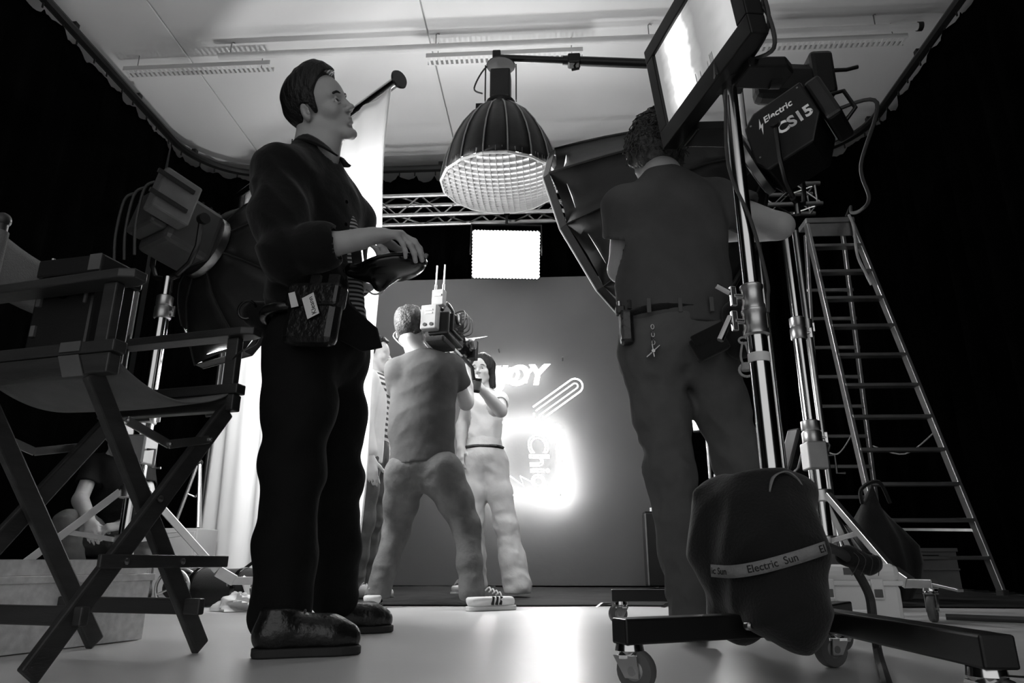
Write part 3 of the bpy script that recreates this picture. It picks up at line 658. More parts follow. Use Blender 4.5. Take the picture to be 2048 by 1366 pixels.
ad = n_.new('ShaderNodeMath'); ad.operation = 'MULTIPLY_ADD'; ad.inputs[1].default_value = .12; l_.new(nz.outputs[0], ad.inputs[0]); l_.new(sp.outputs[0], ad.inputs[2])
cr = n_.new('ShaderNodeValToRGB'); cr.color_ramp.elements.remove(cr.color_ramp.elements[1])
cr.color_ramp.elements[0].position = 0; cr.color_ramp.elements[0].color = (.22, .22, .22, 1)
for p_, v_ in ((.12, .24), (.2, .5), (.26, 1.3), (.45, 1.3), (.52, .35), (.62, .2), (.78, .27), (.95, .42)):
    e_ = cr.color_ramp.elements.new(p_); e_.color = (v_, v_, v_, 1)
l_.new(ad.outputs[0], cr.inputs[0]); l_.new(cr.outputs[0], b_.inputs['Emission Color']); b_.inputs['Emission Strength'].default_value = L_SCREEN
MATS['screen_picture'] = m
t = thing('monitor', 'flat production monitor with a bright picture on the rolling stand above the curly-haired man', 'monitor', V((.54, 1.8, 1.6)))
bz_ = .055
o = MB().add([ms(0, 0, .001), ms(1, 0, .001), ms(1, 1, .001), ms(0, 1, .001)], [(0, 1, 2, 3)]).build('screen', 'screen_picture', t, fix=False)
uv = o.data.uv_layers.new(name='UVMap')
for li, c_ in zip(range(4), ((0, 0), (1, 0), (1, 1), (0, 1))): uv.data[li].uv = c_
def fr(u0, u1, v0, v1, nm='bezel_bar'):
    pl = [P00+wdn*a+hvn*b for a, b in ((u0, v0), (u1, v0), (u1, v1), (u0, v1))]
    MB().prism([p+nr_*.012 for p in pl], -nr_*.055).build(nm, 'black_metal', t, bevel=.004)
fr(-bz_, SWD+bz_, -bz_*1.15, 0); fr(-bz_, SWD+bz_, SHT, SHT+bz_); fr(-bz_, 0, 0, SHT); fr(SWD, SWD+bz_, 0, SHT)
MB().prism([P00+wdn*a+hvn*b-nr_*.002 for a, b in ((0, 0), (SWD, 0), (SWD, SHT), (0, SHT))], -nr_*.07).build('back_shell', 'black_plastic', t, bevel=.01)
for u0 in (.10, .78):
    q = P00+wdn*(SWD*u0)-hvn*.05-nr_*.04
    MB().prism([q-wdn*.05+hvn*.0, q+wdn*.05, q+wdn*.06-nr_*.12, q+wdn*.03-nr_*.16, q-wdn*.05-nr_*.16], -hvn*.035).build('mount_plate', 'black_metal', t, bevel=.006)
MB().box(V((.54, 1.8, 1.615)), (.1, .1, .05)).bar(V((.54, 1.8, 1.63)), P00+wdn*(SWD*.6)-nr_*.05, .05, .04).build('tilt_bracket', 'black_metal', t, bevel=.006)
MB().tube([V((.56, 1.8, 1.60)), V((.66, 1.8, 1.605))], .014, 10).build('bracket_pin', 'black_metal', t, smooth=True)
MB().tube([V((.66, 1.8, 1.605)), V((.69, 1.8, 1.605))], .03, 12).build('bracket_knob', 'black_metal', t, smooth=True)
for k, L_ in ((.46, .03), (.52, .02), (.62, .02), (.655, .03), (.67, .03), (.685, .03)):
    q = ms(k, .03, .0025); MB().bar(q, q+hvn*L_, .004, .001, nr_).build('screen_mark', 'print_white', t)
for k in range(7):
    q = ms(.26+.028*k, .02, .0025); MB().bar(q, q+wdn*.008, .006, .001, nr_).build('screen_mark', 'print_white', t)
for k in range(3):
    q = ms(1.02, .2+.25*k)-nr_*.05+wdn*.02; MB().tube(spline([q, q+wdn*.03-hvn*.06, q-hvn*.16+wdn*.02, P00+wdn*(SWD*.8)-nr_*.08-hvn*.03], 6), .006, 6).build('cable', 'cord', t, smooth=True)
# ------------------------------------------------------------------ second rolling stand behind the man
S2 = V((.70, 2.97, 0))
t = thing('rolling_stand', 'black wheeled base with a chrome pole behind the legs of the curly-haired man', 'rolling stand', S2)
MB().tube([S2+V((0, 0, .1)), S2+V((0, 0, 1.35))], .027, 18).build('pole_tube', 'chrome', t, smooth=True)
MB().bar(V((.215, 2.97, .105)), V((.90, 2.97, .105)), .05, .045).build('base_leg', 'black_metal', t, bevel=.004)
MB().bar(V((.70, 2.97, .105)), V((.74, 3.5, .105)), .05, .045).build('base_leg', 'black_metal', t, bevel=.004)
for q, h in ((V((.25, 2.97, .083)), .3), (V((.50, 2.97, .083)), .5), (V((.86, 2.97, .083)), .3), (V((.74, 3.46, .083)), 1.2)): caster(t, q, h, r=.037)
MB().lathe([(.035, -.05), (.035, .05)], S2+V((0, 0, .75)), (0, 0, 1), 18).build('collar', 'alu', t, smooth=True)
# thin light stand with collar
S3 = at(1440, 960, 3.5); S3.z = 0
t = thing('light_stand', 'thin chrome stand between the legs of the curly-haired man', 'light stand', S3)
MB().tube([S3+V((0, 0, .02)), S3+V((0, 0, .62))], .022, 14).build('lower_tube', 'chrome', t, smooth=True)
MB().tube([S3+V((0, 0, .6)), S3+V((0, 0, 1.25))], .015, 14).build('upper_tube', 'chrome', t, smooth=True)
MB().lathe([(.028, -.03), (.028, .03)], S3+V((0, 0, .61)), (0, 0, 1), 16).build('collar', 'alu', t, smooth=True)
for a in (20, 140, 260):
    a = math.radians(a); MB().tube([S3+V((0, 0, .3)), S3+V((.28*math.cos(a), .28*math.sin(a), .012))], .008, 8).build('leg', 'alu', t, smooth=True)
# small flood light seen between his legs
fp = at(1402, 818, 5.6)
t = thing('flood_light', 'small glaring flood light on a pole seen between the legs of the curly-haired man', 'flood light', (fp.x, fp.y, 0))
fn = V((-.6, -.75, -.1)).normalized(); s_, a_, u_ = frame(fn); R = Matrix((s_, a_, u_)).transposed()
MB().box(fp-fn*.05, (.2, .09, .36), R).build('housing', 'black_metal', t, bevel=.01)
MB().box(fp+fn*.002, (.17, .006, .32), R).build('lit_face', 'flood_lit', t)
MB().tube([fp-fn*.06-V((0, 0, .1)), V((fp.x+.04, fp.y+.05, fp.z-.3)), V((fp.x+.04, fp.y+.05, 0.03))], .014, 10).build('pole', 'chrome', t, smooth=True)
for a in (90, 210, 330):
    a = math.radians(a); q = V((fp.x+.04, fp.y+.05, 0)); MB().tube([q+V((0, 0, .3)), q+V((.3*math.cos(a), .3*math.sin(a), .03))], .008, 8).build('leg', 'alu', t, smooth=True)
# black box by the backdrop with a roll of tape on top
t = thing('flight_box', 'tall black box standing beside the right end of the backdrop', 'box', (.93, 6.55, 0))
MB().box((.92, 6.56, .34), (.26, .24, .62)).build('body', 'black_plastic', t, bevel=.012)
for e in (-1, 1): MB().bar(V((.92+e*.128, 6.44, .04)), V((.92+e*.128, 6.44, .64)), .012, .012).build('corner_edge', 'alu_dull', t)
MB().box((.92, 6.56, .655), (.25, .23, .012)).build('lid', 'black_metal', t)
tag(MB().lathe([(.035, 0), (.055, 0), (.055, .035), (.035, .035)], (.90, 6.52, .662), (0, 0, 1), 18).build('tape_roll', 'tape_white', smooth=True, loc=(.9, 6.52, .66)), 'white tape roll on the tall black box', 'tape roll')
# ------------------------------------------------------------------ hard case
c = V((1.16, 3.12, 0)); R3 = Matrix.Rotation(-.12, 3, 'Z')
t = thing('hard_case', 'grey ribbed hard case on the floor behind the sandbag', 'hard case', c)
def hc(p): return c + R3 @ V(p)
MB().box(hc((0, 0, .078)), (.38, .28, .14), R3).build('body', 'case_light', t, bevel=.02)
ld = MB().box(hc((0, 0, .188)), (.39, .29, .066), R3).build('lid', 'case_light', t, bevel=.025)
MB().box(hc((0, 0, .152)), (.40, .30, .02), R3).build('rim', 'case_light', t, bevel=.005)
MB().box(hc((.04, -.146, .196)), (.11, .004, .026), R3).build('label_plate', 'rubber_grey', ld)
for e in (-.08, .1):
    lt = MB().box(hc((e, -.15, .13)), (.045, .014, .075), R3).build('latch', 'case_light', t, bevel=.004)
    MB().box(hc((e, -.158, .115)), (.03, .006, .03), R3).build('latch_tab', 'rubber_grey', lt, bevel=.002)
MB().tube(spline([hc((-.05, -.15, .085)), hc((-.045, -.175, .05)), hc((.01, -.178, .045)), hc((.065, -.175, .05)), hc((.07, -.15, .085))], 5), .012, 8).build('handle', 'case_light', t, smooth=True)
for e in (-.13, .15): MB().box(hc((e, 0, .205)), (.05, .27, .04), R3).build('lid_rib', 'case_light', ld, bevel=.01)
# cables
def cable(pts, r, label, m='cord', n=8): tag(MB().tube(spline(pts, n), r, 8).build('cable', m, smooth=True, loc=pts[0]), label, 'cable')
cable([V((1.60, 3.2, .015)), V((2.0, 3.05, .012)), V((2.5, 3.2, .012)), V((2.9, 3.0, .012)), V((3.2, 2.9, .012))], .012, 'black cable lying on the floor to the right of the crank stand')
# crates
def crate(c, size, rz, label, m='crate_grey', slot=True):
    c = V(c); R = Matrix.Rotation(rz, 3, 'Z'); t = thing('storage_crate', label, 'crate', c, 'grey storage crates')
    sx_, sy_, sz_ = size; z0 = c.z
    def q(p): return c + R @ V(p)
    MB().box(q((0, 0, .012)), (sx_, sy_, .02), R).build('bottom', m, t)
    for e in (-1, 1):
        MB().box(q((0, e*(sy_/2-.006), sz_/2)), (sx_, .012, sz_-.01), R).build('side_wall', m, t, bevel=.003)
        MB().box(q((e*(sx_/2-.006), 0, sz_/2)), (.012, sy_-.024, sz_-.01), R).build('end_wall', m, t, bevel=.003)
    MB().box(q((0, -sy_/2-.006, sz_-.015)), (sx_+.02, .014, .028), R).build('rim', m, t, bevel=.003)
    MB().box(q((0, -sy_/2-.006, sz_*.5)), (sx_+.006, .01, .014), R).build('rib', m, t)
    MB().box(q((0, 0, sz_-.004)), (sx_-.02, sy_-.02, .008), R).build('lid', m, t)
    if slot: MB().box(q((0, -sy_/2-.001, sz_*.78)), (sx_*.3, .012, .04), R).build('hand_slot', 'black_plastic', t)
    return t
crate((3.02, 6.3, .01), (.42, .34, .33), .05, 'grey crate with a dark hand slot behind the foot of the ladder')
crate((2.45, 6.45, .01), (.34, .3, .52), -.05, 'tall grey crate seen between the ladder legs', slot=False)
# black bag hanging at the ladder foot and dark lamp ballast behind the crank stand
t = thing('black_bag', 'big black cloth bag slumped at the foot of the ladder', 'bag', (2.0, 4.6, 0))
def bagp(u, v):
    a = 2*math.pi*u; r = (1+.12*math.sin(3*a+v*3)+.06*math.sin(7*a)); h = [.0, .05, .25, .45, .6, .62][min(5, int(v*5))]
    w_ = [.7, 1, 1.05, .95, .55, .1][min(5, int(round(v*5)))]; return V((1.98+.21*w_*r*math.cos(a)+.03*v, 4.62+.2*w_*r*math.sin(a), .015+.6*v+.03*math.sin(2*a)*v - .07*v*math.cos(a)))
MB().grid(bagp, 28, 5).build('bag_body', 'black_fabric', t, smooth='full')
MB().tube(spline([V((1.9, 4.57, .58)), V((1.88, 4.5, .66)), V((1.98, 4.48, .7)), V((2.06, 4.55, .58))], 6), .012, 6).build('bag_strap', 'black_fabric', t, smooth=True)
bp_ = at(1603, 915, 4.3)
t = thing('ballast_unit', 'dark lamp ballast hung from a stand behind the crank stand column', 'ballast', (bp_.x, bp_.y, 0))
Rb = Matrix.Rotation(.35, 3, 'Y') @ Matrix.Rotation(.3, 3, 'Z')
MB().box(bp_, (.2, .12, .3), Rb).build('body', 'black_metal', t, bevel=.015)
for e in (-1, 1): MB().tube([bp_+Rb @ V((e*.08, -.07, .14)), bp_+Rb @ V((e*.08, -.12, .1)), bp_+Rb @ V((e*.08, -.12, -.1)), bp_+Rb @ V((e*.08, -.07, -.14))], .008, 8).build('guard_handle', 'steel', t, smooth=True)
for k in range(4): MB().box(bp_+Rb @ V((0, -.062, -.08+.05*k)), (.14, .006, .012), Rb).build('vent_slat', 'black_plastic', t)
pl_ = V((bp_.x-.12, bp_.y+.1, 0)); MB().tube([V((pl_.x, pl_.y, .3)), V((pl_.x, pl_.y, 2.45))], .014, 10).build('pole', 'alu_dull', t, smooth=True)
MB().tube([V((pl_.x+.05, pl_.y, .9)), bp_+V((0, .05, .1))], .01, 8).build('hanger', 'steel', t, smooth=True)
for a in (-80, 40, 160):
    a = math.radians(a); q = V((pl_.x, pl_.y, 0)); MB().tube([q+V((0, 0, .75)), q+V((.55*math.cos(a), .55*math.sin(a), .02))], .011, 8).build('leg', 'chrome', t, smooth=True)
MB().lathe([(.025, -.05), (.025, .05)], V((pl_.x, pl_.y, 1.55)), (0, 0, 1), 12).build('collar', 'black_metal', t, smooth=True); knob(t, V((pl_.x, pl_.y, 1.55)), (1, -.4, 0), 'black_metal')
# aluminium reflector slat leaning between stand and ladder
a0 = at(1614, 640, 4.1); a1 = at(1601, 462, 4.1)
t = thing('light_stand', 'slim aluminium stand between the softbox stand and the ladder', 'light stand', (a0.x, 4.1, 0))
MB().tube([V((a0.x, 4.1, .3)), V((a0.x, 4.1, a1.z))], [.02, .02], 10).build('tube', 'alu', t, smooth=True)
MB().tube([V((a0.x, 4.1, a0.z-.1)), V((a0.x, 4.1, a0.z))], .028, 12).build('collar', 'alu', t, smooth=True); knob(t, V((a0.x, 4.1, a0.z-.05)), (1, -.3, 0))
for a in (20, 140, 260):
    a = math.radians(a); q = V((a0.x, 4.1, 0)); MB().tube([q+V((0, 0, .5)), q+V((.35*math.cos(a), .35*math.sin(a), .015))], .01, 8).build('leg', 'alu', t, smooth=True)
# ------------------------------------------------------------------ director's chair
CO = V((-1.19, 1.765, 0)); CRZ = math.radians(-13); CX = V((math.cos(CRZ), math.sin(CRZ), 0)); CY = V((-math.sin(CRZ), math.cos(CRZ), 0))
def cl(x, y, z): return CO + CX*x + CY*y + V((0, 0, z))
hf, hw, hz = .265, .22, .668
t = thing('directors_chair', 'tall dark wooden director chair with pale canvas seat and back', 'chair', CO)
for x0, e in ((.19, 1), (-.19, -1)):
    for sgn in (-1, 1):
        o_ = .013*sgn*e
        lg = MB().bar(cl(x0+o_, -hf*sgn, .012), cl(x0+o_, hw*sgn, hz-.02), .05, .021, CX).build('leg', 'wood_dark', t, bevel=.005)
        for kz in (.5,): MB().lathe([(.009, 0), (.009, .004), (.005, .007)], cl(x0+e*.026, 0, .38), CX*e, 10).build('pivot_bolt', 'steel', lg, smooth=True)
    z1 = .55; y1 = hw*(2*z1/hz-1); a, b, c2 = cl(x0+.03*e, -y1, z1), cl(x0+.03*e, .0, z1-.035), cl(x0+.03*e, y1, z1)
    for p, q in ((a, b), (b, c2)): MB().bar(p, q, .022, .004, CX).build('folding_brace', 'alu', t, bevel=.001)
    for p in (a, b, c2): MB().lathe([(.006, 0), (.006, .006), (.003, .009)], p, CX*e, 8).build('rivet', 'steel', t, smooth=True)
for y in (-1, 1):
    MB().bar(cl(-.25, y*hw, hz), cl(.235, y*hw, hz), .036, .048).build('seat_rail', 'wood_dark', t, bevel=.004)
    MB().bar(cl(-.26, y*hw, hz+.040), cl(.245, y*hw, hz+.040), .04, .03).build('side_rail', 'wood_dark', t, bevel=.004)
    MB().bar(cl(-.235, y*.18, .12), cl(.235, y*.18, .12), .022, .04).build('foot_rail', 'wood_dark', t, bevel=.004)
    MB().bar(cl(.20, y*(hw+.005), hz+.05), cl(.20, y*(hw+.005), .868), .026, .04, CX).build('arm_post', 'wood_dark', t, bevel=.004)
    bp_ = MB().tube([cl(-.21, y*(hw+.005), hz+.05), cl(-.22, y*(hw+.005), 1.085)], .016, 12).build('back_post', 'wood_dark', t, smooth=True)
    MB().ball(cl(-.22, y*(hw+.005), 1.098), .021, 14, 9).build('finial', 'wood_dark', bp_, smooth=True)
    am = MB().prism([cl(-.27, y*(hw+.005)-.03, .868), cl(-.27, y*(hw+.005)+.03, .868), cl(.24, y*(hw+.005)+.034, .868), cl(.275, y*(hw+.005)+.02, .868), cl(.275, y*(hw+.005)-.02, .868), cl(.24, y*(hw+.005)-.034, .868)], V((0, 0, .024))).build('armrest', 'wood_dark', t, bevel=.004)
    for x in (-.14, .12):
        MB().bar(cl(x-.03, y*(hw+.0225), hz+.043), cl(x+.03, y*(hw+.0225), hz+.043), .003, .024).build('hinge_plate', 'alu_dull', t)
        MB().prism([cl(x-.03, y*(hw+.021), hz+.022), cl(x+.03, y*(hw+.021), hz+.022), cl(x+.055, y*(hw+.021), hz-.03), cl(x-.005, y*(hw+.021), hz-.03)], CY*(y*.003)).build('hinge_plate', 'alu_dull', t)
MB().bar(cl(.225, -.16, .232), cl(.225, .27, .232), .012, .03).build('footrest', 'wood_dark', t, bevel=.003)
for y in (-.09, .09): MB().lathe([(.008, 0), (.008, .004), (.004, .007)], cl(.231, y, .232), CX, 10).build('footrest_bolt', 'steel', t, smooth=True)
MB().grid(lambda u, v: cl(-.215+.43*u, -(hw-.01)+2*(hw-.01)*v, hz+.028-.065*math.sin(math.pi*v)**.8-.006*math.sin(math.pi*u)), 16, 22).build('seat_canvas', 'canvas', t, smooth='full', solid=.004)
MB().grid(lambda u, v: cl(-.222-.05*math.sin(math.pi*u), -(hw+.005)+2*(hw+.005)*u, .90+.165*v-.012*math.sin(math.pi*u)*v), 24, 8).build('back_canvas', 'canvas', t, smooth='full', solid=.004)
for y in (-1, 1): MB().tube([cl(-.221, y*(hw+.005), .90), cl(-.221, y*(hw+.005), 1.065)], .0215, 14).build('back_sleeve', 'canvas', t, smooth=True)
# black equipment box standing on the chair
c = cl(-.005, -.12, hz+.045); RB = Matrix.Rotation(CRZ+.05, 3, 'Z')
t = thing('equipment_box', 'black lidded equipment box numbered 24 on the chair seat', 'equipment box', c)
def eb(p): return c + RB @ V(p)
MB().box(eb((0, 0, .1125)), (.185, .13, .225), RB).build('body', 'black_plastic', t, bevel=.008)
ld = MB().box(eb((.005, 0, .24)), (.20, .145, .05), RB).build('lid', 'black_plastic', t, bevel=.006)
MB().box(eb((.085, -.074, .242)), (.036, .004, .044), RB).build('corner_plate', 'rubber_grey', ld, bevel=.001)
MB().tube([eb((-.075, -.05, .265)), eb((-.075, -.05, .277))], .005, 8).build('toggle', 'steel', ld, smooth=True)
text_mesh('24', 'number', 'print_white', t, eb((-.012, -.0665, .16)), RB @ V((1, 0, 0)), (0, 0, 1), .026)
MB().lathe([(.017, 0), (.017, .001)], eb((0, -.0652, .169)), RB @ V((0, -1, 0)), 16).build('number_disc', 'black_gloss', t)
for z in (.15, .07): MB().box(eb((-.07, -.068, z)), (.014, .01, .03), RB).build('catch', 'rubber_grey', t, bevel=.002)
MB().box(eb((.07, -.067, .15)), (.008, .008, .03), RB).build('catch', 'rubber_grey', t, bevel=.002)
# ------------------------------------------------------------------ apple box, crates and clutter on the left
a = gz(265, 1283)+V((0, .05, 0)); b = gz(20, 1313)+V((0, .05, 0)); dx = (b-a).normalized(); dy = V((dx.y, -dx.x, 0)); dy = dy if dy.y > 0 else -dy
t = thing('apple_box', 'pale plywood apple box on the floor beside the canvas chair', 'apple box', (a+b)/2)
Lx, Ly, Hh = .50, .30, .195; o0 = a
def ab(x, y, z): return o0 + dx*x + dy*y + V((0, 0, z))
def abx(x0, x1, y0, y1, z0, z1, nm, m='wood_light'): MB().prism([ab(x0, y0, z0), ab(x1, y0, z0), ab(x1, y1, z0), ab(x0, y1, z0)], V((0, 0, z1-z0))).build(nm, m, t, bevel=.002)
abx(0, Lx, 0, .02, .002, Hh-.02, 'front_board'); abx(0, Lx, Ly-.02, Ly, .002, Hh-.02, 'back_board'); abx(.002, .02, .02, Ly-.02, .002, Hh-.02, 'end_board'); abx(Lx-.02, Lx, .02, Ly-.02, .002, Hh-.02, 'end_board')
abx(-.012, Lx, -.006, Ly+.006, Hh-.02, Hh, 'top_board')
t = thing('plywood_tray', 'low plywood tray lying on the apple box', 'tray', ab(.2, .14, Hh))
q = ab(.26, .14, Hh); Rq = Matrix((dx, dy, V((0, 0, 1)))).transposed()
MB().box(q+V((0, 0, .006)), (.5, .26, .01), Rq).build('base', 'wood_light', t)
for e in (-1, 1): MB().box(q+dy*(e*.125)+V((0, 0, .026)), (.5, .012, .03), Rq).build('side_board', 'wood_light', t)
crate(V((at(120, 1130, 2.72).x, 2.78, 0)), (.5, .3, .24), .08, 'grey lettered crate behind the apple box', 'case_grey', slot=False)
gp_ = V((-2.45, 5.0, 0))
t = thing('grey_cabinet', 'plain light grey box cabinet behind the chair left of the white sheet', 'cabinet', gp_)
gc = at(378, 1080, 4.9); gb = V((gc.x, 4.9, 0)); t.location = gb; ROOT[t.name] = gb
MB().box(gb+V((-.05, 0, .23)), (.36, .3, .44)).build('body', 'case_grey', t, bevel=.006)
MB().box(gb+V((-.05, -.153, .23)), (.33, .01, .4)).build('door', 'case_grey', t, bevel=.003)
for x in (-.2, .1): MB().box(gb+V((x, 0, .008)), (.04, .26, .016)).build('skid', 'black_plastic', t)
t = thing('tabletop_tripod', 'small aluminium tripod standing on the grey cabinet', 'tripod', gb+V((0, 0, .45)))
for a_ in (80, 200, 320):
    a_ = math.radians(a_); q = gb+V((0, 0, .45)); MB().tube([q+V((.01*math.cos(a_), .01*math.sin(a_), .45)), q+V((.11*math.cos(a_), .1*math.sin(a_), .008))], .012, 8).build('leg', 'alu', t, smooth=True)
    MB().tube([q+V((.05*math.cos(a_), .05*math.sin(a_), .24)), q+V((0, 0, .22))], .006, 6).build('spreader', 'alu', t, smooth=True)
MB().ball(gb+V((0, 0, .91)), .025).build('head', 'black_metal', t, smooth=True)
# ring of hose, black rolled mat, plastic bags
c = gz(305, 1222)+V((-.05, .3, 0))
t = thing('cable_drum', 'pale cable drum ring standing on edge under the chair', 'cable drum', c)
for e in (-.05, .05):
    MB().tube([V((c.x, c.y+e, .1))+V((.09*math.cos(k*math.pi/12), 0, .09*math.sin(k*math.pi/12))) for k in range(24)], .009, 8, closed=True).build('flange_ring', 'alu', t, smooth=True)
MB().lathe([(.055, -.05), (.055, .05)], V((c.x, c.y, .1)), (0, 1, 0), 20).build('core', 'black_plastic', t, smooth=True)
for k in range(4):
    a_ = math.pi/2*k+.4; MB().tube([V((c.x, c.y-.05, .1)), V((c.x+.09*math.cos(a_), c.y-.05, .1+.09*math.sin(a_)))], .006, 6).build('spoke', 'alu', t, smooth=True)
MB().box((c.x, c.y, .006), (.14, .12, .012)).build('foot', 'black_plastic', t)
rc = at(455, 1140, 3.95)
t = thing('rolled_mat', 'thick black roll lying on the floor at the bottom of the white sheet', 'roll', (rc.x, rc.y, 0))
dr_ = V((1, -.25, 0)).normalized(); r0 = V((rc.x, rc.y, .1))
MB().lathe([(.085, -.24), (.098, -.235), (.1, -.2), (.095, 0), (.1, .2), (.098, .235), (.085, .24)], r0, dr_, 20).build('roll', 'black_fabric', t, smooth=True)
for k in (-.16, .12): MB().lathe([(.101, -.015), (.104, -.012), (.104, .012), (.101, .015)], r0+dr_*k, dr_, 20).build('strap', 'black_gloss', t, smooth=True)
MB().tube([r0+V((.08, -.1, .02))+V((.022*math.cos(k*math.pi/6), -.01, .022*math.sin(k*math.pi/6))) for k in range(12)], .005, 6, closed=True).build('strap_ring', 'steel', t, smooth=True)
def film(c, r, seed, label):
    rg = random.Random(seed); ph = [(rg.uniform(2, 7), rg.uniform(0, 6), rg.uniform(2, 6), rg.uniform(0, 6)) for _ in range(6)]
    def f(u, v):
        a = 2*math.pi*u; b = math.pi*.5*v; k = 1+.13*sum(math.sin(int(p)*a+q+s*b*2) for p, q, s, w in ph)/1.5
        return V((c.x+r[0]*k*math.cos(a)*math.cos(b), c.y+r[1]*k*math.sin(a)*math.cos(b), .004+r[2]*k*math.sin(b)))
    tag(MB().grid(f, 36, 14).build('plastic_bag', 'plastic_film', smooth=True, loc=(c.x, c.y, 0)), label, 'plastic bag', 'crumpled plastic bags')
film(gz(500, 1218)+V((0, .1, 0)), (.12, .12, .17), 1, 'crumpled clear plastic bag left of the standing man')
film(gz(480, 1222), (.13, .1, .07), 2, 'flat crumpled plastic bag in front of the taller one')
film(gz(618, 1216), (.085, .08, .13), 4, 'crumpled plastic bag seen between the shoes of the standing man')
